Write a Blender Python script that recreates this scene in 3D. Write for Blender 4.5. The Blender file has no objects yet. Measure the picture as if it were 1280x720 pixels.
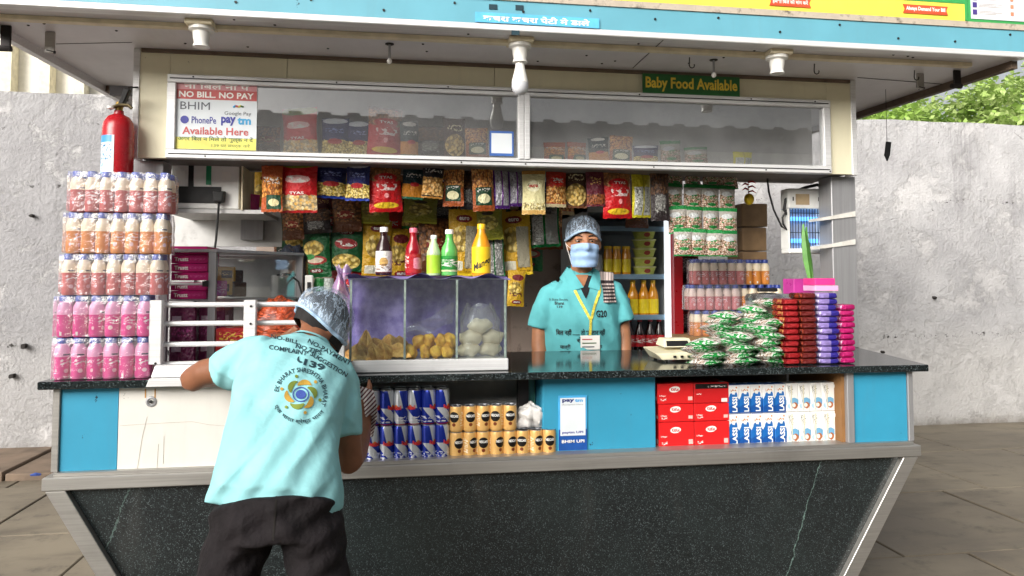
import bpy, bmesh, math, random
from mathutils import Vector, Matrix
from mathutils.bvhtree import BVHTree
random.seed(7)
SC = bpy.context.scene; COL = SC.collection; V = Vector; PI = math.pi; rad = math.radians
# ------------------------------------------------------------------ camera (kiosk runs along X, depth is Y, up is Z)
FPX, YAW, PIT, CZ, HOR = 924.0, rad(8.8), rad(3.0), 1.33, 350.0
PY0 = HOR - FPX*math.tan(PIT)
CF = V((math.sin(YAW)*math.cos(PIT), math.cos(YAW)*math.cos(PIT), math.sin(PIT)))
CR = V((math.cos(YAW), -math.sin(YAW), 0)); CU = CR.cross(CF)
cd = bpy.data.cameras.new('camera'); cam = bpy.data.objects.new('camera', cd); COL.objects.link(cam)
cd.sensor_width = 36; cd.lens = 36*FPX/1280; cd.clip_end = 500; cd.shift_y = -(360-PY0)/1280
cam.matrix_world = Matrix.Translation((0, 0, CZ)) @ Matrix((CR, CU, -CF)).transposed().to_4x4()
SC.camera = cam
# ------------------------------------------------------------------ light: bright overcast, soft sun from behind the photographer
SUN_EL, SUN_AZ = rad(23), rad(222)          # azimuth clockwise from +Y
w = bpy.data.worlds.new('World'); SC.world = w; w.use_nodes = True; wt = w.node_tree
bg = wt.nodes['Background']; sk = wt.nodes.new('ShaderNodeTexSky'); sk.sky_type = 'NISHITA'; sk.sun_disc = False
sk.sun_elevation = SUN_EL; sk.sun_rotation = SUN_AZ; sk.dust_density = 6; sk.air_density = 1.0; sk.ozone_density = 1.0
hs = wt.nodes.new('ShaderNodeHueSaturation'); hs.inputs['Saturation'].default_value = .22
wt.links.new(sk.outputs[0], hs.inputs['Color']); wt.links.new(hs.outputs[0], bg.inputs[0]); bg.inputs[1].default_value = .095
sl = bpy.data.lights.new('sun', 'SUN'); sl.energy = 2.9; sl.angle = rad(46); sl.color = (1, .96, .9)
so = bpy.data.objects.new('sun', sl); COL.objects.link(so)
sd = V((math.sin(SUN_AZ)*math.cos(SUN_EL), math.cos(SUN_AZ)*math.cos(SUN_EL), math.sin(SUN_EL)))
so.rotation_euler = sd.to_track_quat('Z', 'Y').to_euler(); so.location = sd*30
SC.view_settings.view_transform = 'Standard'; SC.view_settings.look = 'None'; SC.view_settings.gamma = 1
SC.view_settings.exposure = 0.76
SC.cycles.max_bounces = 8; SC.cycles.transparent_max_bounces = 16; SC.cycles.diffuse_bounces = 5
# ------------------------------------------------------------------ photo pixel -> point on a plane of the place
def ray(px, py): return CF + CR*((px-640)/FPX) + CU*((PY0-py)/FPX)
def P(px, py, Y): d = ray(px, py); return V((0, 0, CZ)) + d*(Y/d.y)
def PZ(px, py, Z): d = ray(px, py); return V((0, 0, CZ)) + d*((Z-CZ)/d.z)
def PX(px, py, X): d = ray(px, py); return V((0, 0, CZ)) + d*(X/d.x)
def xat(px, Y, py=350): return P(px, py, Y).x
def zat(py, Y, px=640): return P(px, py, Y).z
# ------------------------------------------------------------------ mesh helper
class MB:
    def __init__(s): s.v = []; s.f = []; s.m = []; s.uv = {}; s.k = 0
    def add(s, vs, fs, uvs=None):
        o = len(s.v); s.v += [tuple(q) for q in vs]
        for i, q in enumerate(fs):
            if uvs: s.uv[len(s.f)] = uvs[i]
            s.f.append([j+o for j in q]); s.m.append(s.k)
        return s
    def box(s, x0, x1, y0, y1, z0, z1):
        vs = [(x, y, z) for z in (z0, z1) for y in (y0, y1) for x in (x0, x1)]
        fs = [(0,1,5,4), (1,3,7,5), (3,2,6,7), (2,0,4,6), (4,5,7,6), (2,3,1,0)]
        q = [(0,0), (1,0), (1,1), (0,1)]
        return s.add(vs, fs, [q]*6)
    def hexa(s, a):   # 8 corners: bottom 4 (ccw from front left), top 4
        return s.add(a, [(0,1,5,4), (1,2,6,5), (2,3,7,6), (3,0,4,7), (4,5,6,7), (3,2,1,0)], [[(0,0), (1,0), (1,1), (0,1)]]*6)
    def prism(s, poly, z0, z1):
        n = len(poly); vs = [(x, y, z0) for x, y in poly] + [(x, y, z1) for x, y in poly]
        return s.add(vs, [(i, (i+1) % n, n+(i+1) % n, n+i) for i in range(n)] + [tuple(range(n, 2*n)), tuple(range(n-1, -1, -1))])
    def prismy(s, poly, y0, y1):   # outline in x,z extruded along y
        n = len(poly); vs = [(x, y0, z) for x, z in poly] + [(x, y1, z) for x, z in poly]
        return s.add(vs, [(i, n+i, n+(i+1) % n, (i+1) % n) for i in range(n)] + [tuple(range(n-1, -1, -1)), tuple(range(n, 2*n))][::-1])
    def lathe(s, prof, seg=16, c=(0, 0, 0), cap=True):
        vs = []; fs = []; us = []
        L = [0]
        for (a, b), (e, g) in zip(prof, prof[1:]): L.append(L[-1]+math.hypot(e-a, g-b))
        z0, z1 = min(p[1] for p in prof), max(p[1] for p in prof)
        for r, z in prof:
            for i in range(seg):
                t = 2*PI*i/seg; vs.append((c[0]+r*math.sin(t), c[1]-r*math.cos(t), c[2]+z))
        for j in range(len(prof)-1):
            for i in range(seg):
                k = (i+1) % seg; fs.append((j*seg+i, j*seg+k, (j+1)*seg+k, (j+1)*seg+i))
                va, vb = (prof[j][1]-z0)/(z1-z0+1e-9), (prof[j+1][1]-z0)/(z1-z0+1e-9)
                us.append([(i/seg, va), ((i+1)/seg, va), ((i+1)/seg, vb), (i/seg, vb)])
        if cap:
            for j, rev in ((0, True), (len(prof)-1, False)):
                if prof[j][0] > 1e-5:
                    q = [j*seg+i for i in range(seg)]; fs.append(q[::-1] if rev else q); us.append([(.5, 0 if rev else 1)]*seg)
        return s.add(vs, fs, us)
    def tube(s, pts, r, seg=8, cap=True):
        pts = [V(p) for p in pts]; n = len(pts); rs = r if isinstance(r, (list, tuple)) else [r]*n
        t0 = (pts[1]-pts[0]).normalized(); u = t0.orthogonal().normalized(); vs = []; fs = []
        for i, p in enumerate(pts):
            t = (pts[min(i+1, n-1)]-pts[max(i-1, 0)]).normalized()
            u = (u-t*u.dot(t)).normalized(); b = t.cross(u)
            for k in range(seg):
                a = 2*PI*k/seg; vs.append(p+(u*math.cos(a)+b*math.sin(a))*rs[i])
        for i in range(n-1):
            for k in range(seg):
                m = (k+1) % seg; fs.append((i*seg+k, i*seg+m, (i+1)*seg+m, (i+1)*seg+k))
        if cap: fs += [tuple(range(seg-1, -1, -1)), tuple((n-1)*seg+k for k in range(seg))]
        return s.add(vs, fs)
    def loft(s, pts, lat, seg=24, ex=2.0):   # pts: (centre, half width along lat, half depth); lat vector or list
        n = len(pts); C = [V(p[0]) for p in pts]; vs = []; fs = []
        for i, p in enumerate(pts):
            t = (C[min(i+1, n-1)]-C[max(i-1, 0)]).normalized()
            l = V(lat[i] if isinstance(lat, list) else lat); l = (l-t*l.dot(t)).normalized(); d = t.cross(l)
            for k in range(seg):
                a = 2*PI*k/seg; c_, s_ = math.cos(a), math.sin(a)
                c_ = math.copysign(abs(c_)**(2/ex), c_); s_ = math.copysign(abs(s_)**(2/ex), s_)
                vs.append(C[i]+l*(p[1]*c_)+d*(p[2]*s_))
        for i in range(n-1):
            for k in range(seg):
                m = (k+1) % seg; fs.append((i*seg+k, i*seg+m, (i+1)*seg+m, (i+1)*seg+k))
        fs += [tuple(range(seg-1, -1, -1)), tuple((n-1)*seg+k for k in range(seg))]
        return s.add(vs, fs)
    def ell(s, c, rx, ry, rz, seg=16, rings=10, M=None):
        vs = []; fs = []; us = []; c = V(c)
        for j in range(rings+1):
            b = PI*j/rings-PI/2
            for i in range(seg):
                a = 2*PI*i/seg; q = V((rx*math.cos(b)*math.sin(a), -ry*math.cos(b)*math.cos(a), rz*math.sin(b)))
                vs.append(c+(M @ q if M else q))
        for j in range(rings):
            for i in range(seg):
                k = (i+1) % seg; fs.append((j*seg+i, j*seg+k, (j+1)*seg+k, (j+1)*seg+i))
                us.append([(i/seg, j/rings), ((i+1)/seg, j/rings), ((i+1)/seg, (j+1)/rings), (i/seg, (j+1)/rings)])
        return s.add(vs, fs, us)
    def grid(s, fn, nu, nv):
        vs = [fn(i/nu, j/nv) for j in range(nv+1) for i in range(nu+1)]; fs = []; us = []
        for j in range(nv):
            for i in range(nu):
                a = j*(nu+1)+i; fs.append((a, a+1, a+nu+2, a+nu+1))
                us.append([(i/nu, j/nv), ((i+1)/nu, j/nv), ((i+1)/nu, (j+1)/nv), (i/nu, (j+1)/nv)])
        return s.add(vs, fs, us)
    def mesh(s, name, mats, off=V((0, 0, 0)), smooth=False, bevel=0, ang=40):
        me = bpy.data.meshes.new(name)
        me.from_pydata([(x-off.x, y-off.y, z-off.z) for x, y, z in s.v], [], s.f)
        if s.uv:
            ul = me.uv_layers.new(name='UVMap').data
            for p in me.polygons:
                q = s.uv.get(p.index)
                if q:
                    for li, t in zip(p.loop_indices, q): ul[li].uv = t
        if not isinstance(mats, (list, tuple)): mats = [mats]
        for m in mats: me.materials.append(m)
        if len(mats) > 1:
            me.polygons.foreach_set('material_index', s.m)
        if bevel:
            bm = bmesh.new(); bm.from_mesh(me)
            bmesh.ops.bevel(bm, geom=bm.edges[:], offset=bevel, segments=2 if bevel > .004 else 1, affect='EDGES', profile=.6, clamp_overlap=True)
            bm.to_mesh(me); bm.free()
        if smooth:
            me.polygons.foreach_set('use_smooth', [True]*len(me.polygons))
            if ang < 180: me.set_sharp_from_angle(angle=rad(ang))
        me.validate(); me.update(); return me
    def build(s, name, mats, parent=None, loc=None, **kw):
        off = V((0, 0, 0))
        if parent is not None:
            q = parent
            while q: off = off+V(q.location); q = q.parent
        elif loc is not None: off = V(loc)
        o = bpy.data.objects.new(name, s.mesh(name, mats, off, **kw)); COL.objects.link(o)
        if parent is not None: o.parent = parent
        elif loc is not None: o.location = loc
        return o
def tag(o, label, cat, group=None):
    o['label'] = label; o['category'] = cat
    if group: o['group'] = group
    return o
def thing(name, label, cat, loc=(0, 0, 0), group=None):
    o = bpy.data.objects.new(name, None); COL.objects.link(o); o.location = loc; o.empty_display_size = .05
    return tag(o, label, cat, group)
def struct(o): o['kind'] = 'structure'; return o
def dup(o, parent=None):
    c = o.copy(); COL.objects.link(c); c.parent = parent
    for ch in list(o.children): dup(ch, c)
    return c
def part(name, me, parent, loc=(0, 0, 0)):
    o = bpy.data.objects.new(name, me); COL.objects.link(o); o.parent = parent; o.location = loc; return o
ORD = ['first', 'second', 'third', 'fourth', 'fifth', 'sixth', 'seventh', 'eighth', 'ninth', 'tenth', 'eleventh', 'twelfth', 'thirteenth', 'fourteenth', 'fifteenth', 'sixteenth']
# ------------------------------------------------------------------ materials
def S(h):
    h = h.lstrip('#'); c = [int(h[i:i+2], 16)/255 for i in (0, 2, 4)]
    return tuple((x/12.92 if x <= .04045 else ((x+.055)/1.055)**2.4) for x in c)
class NT:
    def __init__(s, name):
        s.mat = bpy.data.materials.new(name); s.mat.use_nodes = True; s.t = s.mat.node_tree
        s.b = s.t.nodes['Principled BSDF']; s.out = s.t.nodes['Material Output']
    def n(s, ty): return s.t.nodes.new(ty)
    def put(s, sock, val):
        if hasattr(val, 'links') or isinstance(val, bpy.types.NodeSocket): s.t.links.new(val, sock)
        elif isinstance(val, (tuple, list)) and len(val) == 3 and sock.type == 'RGBA': sock.default_value = (*val, 1)
        else: sock.default_value = val
    def m(s, op, a, b=None, c=None, clamp=False):
        q = s.n('ShaderNodeMath'); q.operation = op; q.use_clamp = clamp
        for i, x in enumerate((a, b, c)):
            if x is not None: s.put(q.inputs[i], x)
        return q.outputs[0]
    def mix(s, f, a, b):
        q = s.n('ShaderNodeMix'); q.data_type = 'RGBA'; s.put(q.inputs[0], f); s.put(q.inputs[6], a); s.put(q.inputs[7], b); return q.outputs[2]
    def coord(s, w='Object'): return s.n('ShaderNodeTexCoord').outputs[w]
    def xyz(s, v): q = s.n('ShaderNodeSeparateXYZ'); s.put(q.inputs[0], v); return q.outputs
    def comb(s, x, y, z=0.0):
        q = s.n('ShaderNodeCombineXYZ')
        for i, a in enumerate((x, y, z)): s.put(q.inputs[i], a)
        return q.outputs[0]
    def scale(s, v, sc):
        q = s.n('ShaderNodeMapping'); s.put(q.inputs[0], v); q.inputs['Scale'].default_value = sc if isinstance(sc, tuple) else (sc,)*3; return q.outputs[0]
    def noise(s, v, sc, det=4, rough=.55, col=False):
        q = s.n('ShaderNodeTexNoise'); s.put(q.inputs['Vector'], v); q.inputs['Scale'].default_value = sc; q.inputs['Detail'].default_value = det
        q.inputs['Roughness'].default_value = rough; return q.outputs['Color' if col else 'Fac']
    def voro(s, v, sc, feat='F1'):
        q = s.n('ShaderNodeTexVoronoi'); q.feature = feat; s.put(q.inputs['Vector'], v); q.inputs['Scale'].default_value = sc; return q
    def ss(s, x, a, b):   # smooth step a..b -> 0..1
        q = s.n('ShaderNodeMapRange'); q.interpolation_type = 'SMOOTHSTEP'; s.put(q.inputs[0], x)
        q.inputs[1].default_value = a; q.inputs[2].default_value = b; return q.outputs[0]
    def bump(s, h, st=.3, dist=.01):
        q = s.n('ShaderNodeBump'); s.put(q.inputs['Height'], h); q.inputs['Strength'].default_value = st; q.inputs['Distance'].default_value = dist
        s.t.links.new(q.outputs[0], s.b.inputs['Normal']); return q
    def fin(s, col=None, rough=None, metal=None, spec=None):
        for k, x in (('Base Color', col), ('Roughness', rough), ('Metallic', metal), ('Specular IOR Level', spec)):
            if x is not None: s.put(s.b.inputs[k], x)
        return s.mat
def mat(name, col, rough=.5, metal=0., var=.12, vs=14, bump=0, bs=90, spec=.5, dirt=None, da=.55, ds=6):
    t = NT(name); c = t.coord(); k = t.noise(c, vs, 5)
    a = tuple(x*(1-var) for x in col); b = tuple(min(1, x*(1+var)) for x in col)
    cc = t.mix(t.ss(k, .3, .7), a, b)
    if dirt: cc = t.mix(t.ss(t.noise(c, ds, 8, .7), da, da+.2), cc, dirt)
    r = t.m('ADD', t.m('MULTIPLY', t.noise(c, vs*2.3, 4), .25), rough-.12, clamp=True)
    if bump: t.bump(t.noise(c, bs, 5), bump, .004)
    return t.fin(cc, r, metal, spec)
def pack(name, base, layers, rough=.32, metal=0., wob=.012, foil=.55, asp=1.4):
    t = NT(name); uv = t.coord('UV')
    nz = t.xyz(t.noise(uv, 9, 3, col=True)); x = t.xyz(uv)
    u = t.m('ADD', x[0], t.m('MULTIPLY', t.m('SUBTRACT', nz[0], .5), wob*2)); v = t.m('ADD', x[1], t.m('MULTIPLY', t.m('SUBTRACT', nz[1], .5), wob*2))
    c2 = t.comb(u, t.m('MULTIPLY', v, asp))
    def ell(cu, cv, ru, rv):
        a = t.m('DIVIDE', t.m('SUBTRACT', u, cu), ru); b = t.m('DIVIDE', t.m('SUBTRACT', v, cv), rv)
        return t.m('LESS_THAN', t.m('ADD', t.m('MULTIPLY', a, a), t.m('MULTIPLY', b, b)), 1.0)
    def box(u0, u1, v0, v1):
        a = t.m('LESS_THAN', t.m('ABSOLUTE', t.m('SUBTRACT', u, (u0+u1)/2)), (u1-u0)/2)
        return t.m('MULTIPLY', a, t.m('LESS_THAN', t.m('ABSOLUTE', t.m('SUBTRACT', v, (v0+v1)/2)), (v1-v0)/2))
    def snack(A, B, sc):
        q = t.voro(c2, sc); g = t.xyz(q.outputs['Color'])[0]; d = q.outputs['Distance']
        cc = t.mix(g, A, B); return t.mix(t.ss(d, .35, .75), cc, tuple(z*.35 for z in A))
    col = base
    for L in layers:
        k = L[0]
        if k == 'band': mk, cc = box(-1, 2, L[1], L[2]), L[3]
        elif k == 'box': mk, cc = box(*L[1:5]), L[5]
        elif k == 'ell': mk, cc = ell(*L[1:5]), L[5]
        elif k == 'snack':
            e = t.m('MULTIPLY', t.m('SUBTRACT', t.noise(uv, 7, 2), .5), .16)
            vv = t.m('ADD', v, e); mk = t.m('LESS_THAN', t.m('ABSOLUTE', t.m('SUBTRACT', vv, (L[1]+L[2])/2)), (L[2]-L[1])/2); cc = snack(L[3], L[4], L[5])
        elif k == 'ells': mk, cc = ell(*L[1:5]), snack(L[5], L[6], L[7])
        elif k == 'scrib':   # small printed marks
            q = t.m('GREATER_THAN', t.noise(t.scale(uv, (L[6]*1.2, L[6]*2.6, 1)), 1, 2), .54); mk, cc = t.m('MULTIPLY', box(*L[1:5]), q), L[5]
        elif k == 'diag':    # slanted half: u + s*v > c inside a band
            q = t.m('LESS_THAN', t.m('FRACT', t.m('ADD', t.m('MULTIPLY', x[0], L[1]), t.m('MULTIPLY', x[1], L[2]))), .6)
            mk, cc = t.m('MULTIPLY', q, box(-1, 2, L[3], L[4])), L[5]
        col = t.mix(mk, col, cc)
    if foil: t.bump(t.noise(t.scale(uv, (4, 7, 1)), 1.6, 4), foil, .03)
    return t.fin(col, rough, metal, .5)
def film(name, col=(.9, .92, .95), cover=.12, gl=.12, rough=.12, bump=.4, bs=26, dust=None):
    t = NT(name); c = t.coord(); nt = t.t; nt.nodes.remove(t.b)
    tr = t.n('ShaderNodeBsdfTransparent'); tr.inputs[0].default_value = (*[.5+.5*x for x in col], 1)
    g = t.n('ShaderNodeBsdfGlossy'); g.inputs['Roughness'].default_value = rough; g.inputs[0].default_value = (1, 1, 1, 1)
    d = t.n('ShaderNodeBsdfDiffuse'); d.inputs[0].default_value = (*col, 1)
    if bump:
        b = t.n('ShaderNodeBump'); b.inputs['Strength'].default_value = bump; b.inputs['Distance'].default_value = .01
        t.put(b.inputs['Height'], t.noise(c, bs, 4)); nt.links.new(b.outputs[0], g.inputs['Normal'])
    m1 = t.n('ShaderNodeMixShader'); m2 = t.n('ShaderNodeMixShader')
    cv = cover if dust is None else t.m('ADD', cover, t.m('MULTIPLY', t.ss(t.noise(c, dust, 6), .4, .75), cover*1.4), clamp=True)
    fr = t.n('ShaderNodeLayerWeight'); fr.inputs[0].default_value = .25
    t.put(m1.inputs[0], cv); nt.links.new(tr.outputs[0], m1.inputs[1]); nt.links.new(d.outputs[0], m1.inputs[2])
    t.put(m2.inputs[0], t.m('ADD', t.m('MULTIPLY', fr.outputs['Fresnel'], .5), gl, clamp=True)); nt.links.new(m1.outputs[0], m2.inputs[1]); nt.links.new(g.outputs[0], m2.inputs[2])
    nt.links.new(m2.outputs[0], t.out.inputs[0]); return t.mat
# ------------------------------------------------------------------ lettering
_tc = {}
def glyphs(text, bold=0.0):
    k = (text, bold)
    if k in _tc: return _tc[k]
    cu = bpy.data.curves.new('lettering', 'FONT'); cu.body = text; cu.align_x = 'CENTER'; cu.resolution_u = 2; cu.offset = bold; cu.fill_mode = 'FRONT'
    o = bpy.data.objects.new('lettering', cu); COL.objects.link(o)
    dg = bpy.context.evaluated_depsgraph_get(); me = bpy.data.meshes.new_from_object(o.evaluated_get(dg))
    vs = [tuple(v.co) for v in me.vertices]; fs = [tuple(p.vertices) for p in me.polygons]
    bpy.data.objects.remove(o); bpy.data.curves.remove(cu); bpy.data.meshes.remove(me)
    xs = [v[0] for v in vs]; ys = [v[1] for v in vs]; x0, x1, y0, y1 = min(xs), max(xs), min(ys), max(ys)
    r = ([((v[0]-x0)/(x1-x0), (v[1]-y0)/(y1-y0)) for v in vs], fs, (x1-x0)/(y1-y0)); _tc[k] = r; return r
def letter_mesh(text, fn, m, bold=0.0, name='lettering', off=V((0, 0, 0))):
    vs, fs, asp = glyphs(text, bold); b = MB(); b.add([fn(x, y) for x, y in vs], fs); return b.mesh(name, m, off)
def letters(text, parent, fn, m, bold=0.0, name='lettering'):   # fn: (0..1, 0..1) -> world point
    vs, fs, asp = glyphs(text, bold); b = MB(); b.add([fn(x, y) for x, y in vs], fs); return b.build(name, m, parent)
def flat_letters(text, parent, x0, x1, z0, z1, Y, m, bold=0.0, slope=0.0):
    return letters(text, parent, lambda u, v: (x0+(x1-x0)*u, Y, z0+(z1-z0)*v-slope*(u-.5)*(x1-x0)), m, bold)
# ================================================================== setting
def m_wall():
    t = NT('plaster'); c = t.coord(); x = t.xyz(c)
    n1 = t.noise(c, .9, 9, .68); n2 = t.noise(c, 6, 9, .72); n3 = t.noise(c, 45, 5); n4 = t.noise(t.scale(c, (1, 1, 1)), 2.6, 9, .75)
    col = t.mix(t.ss(n1, .32, .68), S('#9b9a9c'), S('#bdbcbd'))
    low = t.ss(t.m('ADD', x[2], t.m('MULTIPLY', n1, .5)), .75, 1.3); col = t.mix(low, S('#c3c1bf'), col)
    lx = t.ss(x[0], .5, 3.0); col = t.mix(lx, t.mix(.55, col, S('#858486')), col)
    col = t.mix(t.m('MULTIPLY', t.ss(n4, .50, .62), .45), col, S('#cfcdcc'))                       # worn whitewash patches
    col = t.mix(t.m('MULTIPLY', t.ss(n2, .54, .74), .35), col, S('#777474'))
    st = t.noise(t.scale(c, (7, 1, .35)), 2.0, 7, .65); up = t.ss(x[2], .9, 2.8)
    col = t.mix(t.m('MULTIPLY', t.m('MULTIPLY', t.ss(st, .50, .70), up), .4), col, S('#747173'))   # rain streaks from the coping
    for z0, am in ((2.06, .52), (.82, .50)):      # day joints of the plaster, chipped and mouldy
        d = t.m('ABSOLUTE', t.m('ADD', t.m('SUBTRACT', x[2], z0), t.m('MULTIPLY', t.m('SUBTRACT', t.noise(c, 2.5, 8, .7), .5), .20)))
        k = t.m('MULTIPLY', t.m('LESS_THAN', d, .014), t.ss(t.noise(c, 11, 8, .8), am+.03, am+.10)); col = t.mix(k, col, S('#3a3735'))
        k = t.m('MULTIPLY', t.ss(t.m('SUBTRACT', .10, d), 0, .10), t.ss(t.noise(c, 19, 8, .8), .57, .62)); col = t.mix(t.m('MULTIPLY', k, .6), col, S('#5d5957'))
    ch = t.m('MULTIPLY', t.ss(t.noise(c, 17, 5, .65), .69, .72), t.ss(n1, .42, .58)); col = t.mix(ch, col, S('#454140'))
    cr = t.voro(t.scale(t.n('ShaderNodeVectorMath').outputs[0] if False else c, 1.0), .9, 'DISTANCE_TO_EDGE').outputs['Distance']
    k = t.m('MULTIPLY', t.m('LESS_THAN', t.m('ADD', cr, t.m('MULTIPLY', n2, .06)), .030), t.ss(n1, .5, .62)); col = t.mix(t.m('MULTIPLY', k, .5), col, S('#6b6765'))
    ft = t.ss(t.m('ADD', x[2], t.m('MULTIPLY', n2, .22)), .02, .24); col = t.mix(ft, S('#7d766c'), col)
    t.bump(t.m('ADD', t.m('ADD', t.m('MULTIPLY', n2, .9), t.m('MULTIPLY', n3, .5)), t.m('MULTIPLY', t.ss(n4, .5, .6), -.3)), .7, .03)
    return t.fin(col, .9, 0, .2)
def m_floor():
    t = NT('worn_concrete'); c = t.coord('Object'); g = t.n('ShaderNodeNewGeometry').outputs['Position']
    n1 = t.noise(g, .9, 8, .6); n2 = t.noise(g, 6, 8, .7); n3 = t.noise(t.scale(g, (1, 3, 1)), 2.2, 6)
    col = t.mix(t.ss(n1, .3, .7), S('#675e51'), S('#8c8270')); col = t.mix(t.m('MULTIPLY', t.ss(n3, .45, .7), .6), col, S('#574f44'))
    col = t.mix(t.m('MULTIPLY', t.ss(n2, .52, .74), .7), col, S('#37322b'))
    r = t.n('ShaderNodeObjectInfo').outputs['Random']; col = t.mix(t.m('MULTIPLY', r, .3), col, S('#7d7465'))
    t.bump(n2, .25, .01); return t.fin(col, t.m('ADD', t.m('MULTIPLY', n1, .4), .35), 0, .4)
def m_granite(name, rough, vein):
    t = NT(name); c = t.coord('Object'); v = t.voro(c, 760); g = t.xyz(v.outputs['Color'])
    v2 = t.voro(c, 400); g2 = t.xyz(v2.outputs['Color'])
    col = t.mix(t.m('GREATER_THAN', g[0], .80), S('#0c0f10'), S('#363f41')); col = t.mix(t.m('GREATER_THAN', g2[1], .93), col, S('#5d6668'))
    col = t.mix(t.m('MULTIPLY', t.ss(t.noise(c, 3, 5), .4, .75), .35), col, S('#2b3534'))
    if vein:
        x = t.xyz(c); nz = t.m('MULTIPLY', t.m('SUBTRACT', t.noise(c, 7, 9, .75), .5), .06); f2 = t.noise(c, 30, 6, .8)
        for x0, sl, wd, am in ((VEIN[0], VEIN[1], .0042, .8), (VEIN[2], VEIN[3], .008, .35), (VEIN[2]+.33, VEIN[3]*1.25, .006, .25)):
            d = t.m('ABSOLUTE', t.m('ADD', t.m('SUBTRACT', x[0], t.m('ADD', x0, t.m('MULTIPLY', x[2], sl))), nz))
            col = t.mix(t.m('MULTIPLY', t.m('LESS_THAN', t.m('ADD', d, t.m('MULTIPLY', f2, wd*1.5)), wd), am), col, S('#7f9a92'))
    col = t.mix(t.m('MULTIPLY', t.ss(t.noise(t.scale(c, (2, 1, .5)), 3, 6), .55, .8), .18), col, S('#6b6a66'))
    return t.fin(col, rough, 0, .5)
def m_chipped(name, col, chip, am=.73, rough=.4):
    t = NT(name); c = t.coord(); n = t.noise(c, 24, 7, .62)
    cc = t.mix(t.ss(t.noise(c, 4, 6), .3, .75), tuple(x*.88 for x in col), col)
    cc = t.mix(t.m('MULTIPLY', t.ss(t.noise(t.scale(c, (6, 1, .8)), 5, 6), .5, .8), .3), cc, tuple(x*.72+.03 for x in col))
    cc = t.mix(t.m('GREATER_THAN', n, am), cc, chip)
    return t.fin(cc, t.m('ADD', t.m('MULTIPLY', n, .25), rough-.1), 0, .4)
def m_alu(name, col, rough=.32, metal=.9, axis=(1, 60, 60)):
    t = NT(name); c = t.coord(); k = t.noise(t.scale(c, axis), 3, 4); st = t.noise(c, 4, 7, .65)
    cc = t.mix(t.ss(k, .3, .7), tuple(x*.85 for x in col), col); cc = t.mix(t.m('MULTIPLY', t.ss(st, .5, .8), .4), cc, tuple(x*.55 for x in col))
    return t.fin(cc, t.m('ADD', t.m('MULTIPLY', k, .2), rough-.05), metal, .5)
pa = P(1020, 575, 2.68); pb = P(990, 720, 2.64); vs_ = (pa.x-pb.x)/(pa.z-pb.z); pc = P(160, 620, 2.68); pe = P(118, 715, 2.64); ve_ = (pc.x-pe.x)/(pc.z-pe.z)
KX, KY = .55, 3.3
VEIN = (pa.x-KX-vs_*pa.z, vs_, pc.x-KX-ve_*pc.z, ve_)
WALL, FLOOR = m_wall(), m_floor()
GRAN, GRAN_TOP = m_granite('granite_base', .32, True), m_granite('granite_polished', .10, False)
CREAM = m_chipped('cream_laminate', S('#ebe4c6'), S('#6d6350'), .735); WHITE_P = m_chipped('white_laminate', S('#e2dfd8'), S('#56504a'), .73)
BLUE = m_chipped('blue_laminate', S('#3596b8'), S('#0d2a3a'), .695, .5); ROOFBLUE = m_chipped('roof_blue_paint', S('#68a8ba'), S('#14303c'), .70)
ALU_W = m_alu('white_aluminium', S('#e6e6e6'), .35, .25); ALU = m_alu('brushed_aluminium', S('#b4b1ac'), .38, .75); STEEL = m_alu('dull_steel', S('#a6a6a8'), .36, .45, (60, 60, 1))
SOFFIT = m_chipped('grey_soffit', S('#dad8db'), S('#4c4646'), .74); PLAIN_W = mat('white_paint', S('#e8e8e4'), .45, var=.05)
DARK = mat('dark_metal', S('#2a2626'), .5, .5); BLACK = mat('black_rubber', S('#121212'), .55); RUST = mat('old_brown_trim', S('#6a5a4c'), .7, dirt=S('#2f2723'))
GREYP = mat('grey_inner_panel', S('#c9c8c6'), .5, var=.08, dirt=S('#8d8a86'), da=.6); WOOD = mat('brown_laminate', S('#9a897e'), .5, var=.15, vs=3, dirt=S('#4e423c'))
INNER = mat('inner_grey_board', S('#6b655f'), .7); CREAMC = mat('cream_plastic', S('#dccfb0'), .5); WHITE = mat('white_plastic', S('#eceae4'), .35, var=.04)  # INNER: one even warm grey for the inner shelf boards
GLASS = film('dusty_window_glass', (.74, .75, .76), .06, .09, .015, 0, dust=3); CLEAR = film('case_glass', (.85, .9, .9), .015, .04, .02, 0)
SHRINK = film('shrink_film', (.9, .88, .92), .07, .05, .16, .9, 30); BAG = film('plastic_bag', (.88, .88, .88), .10, .10, .18, .9, 22)
INK = mat('black_ink', S('#15161a'), .6, var=.02); INKW = mat('white_ink', S('#f2f0ea'), .6, var=.02); INKR = mat('red_ink', S('#c42a2c'), .6, var=.03)
# ground
b = MB(); b.box(-150, 150, -150, 150, -.4, -.03); struct(b.build('ground', FLOOR))
b = MB(); b.box(-6, 8, -3, 6.2, -.03, -.012); fl = struct(b.build('platform_floor', mat('joint_grime', S('#5f574b'), .9)))
random.seed(3); xx = -5.4
base = None
for i in range(13):
    for j in range(10):
        x0, y0 = -5.4+i*.98+(j % 2)*.33, -2.5+j*.97
        if x0 > 7.2: continue
        if base is None: m = MB(); m.box(-.484, .484, -.479, .479, -.012, 0); base = m.mesh('paving_slab', FLOOR, bevel=.004)
        o = part('paving_slab', base, fl, (x0+.48, y0+.475, random.uniform(-.004, .003))); o.rotation_euler = (random.uniform(-.002, .002), random.uniform(-.002, .002), 0)
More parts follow.
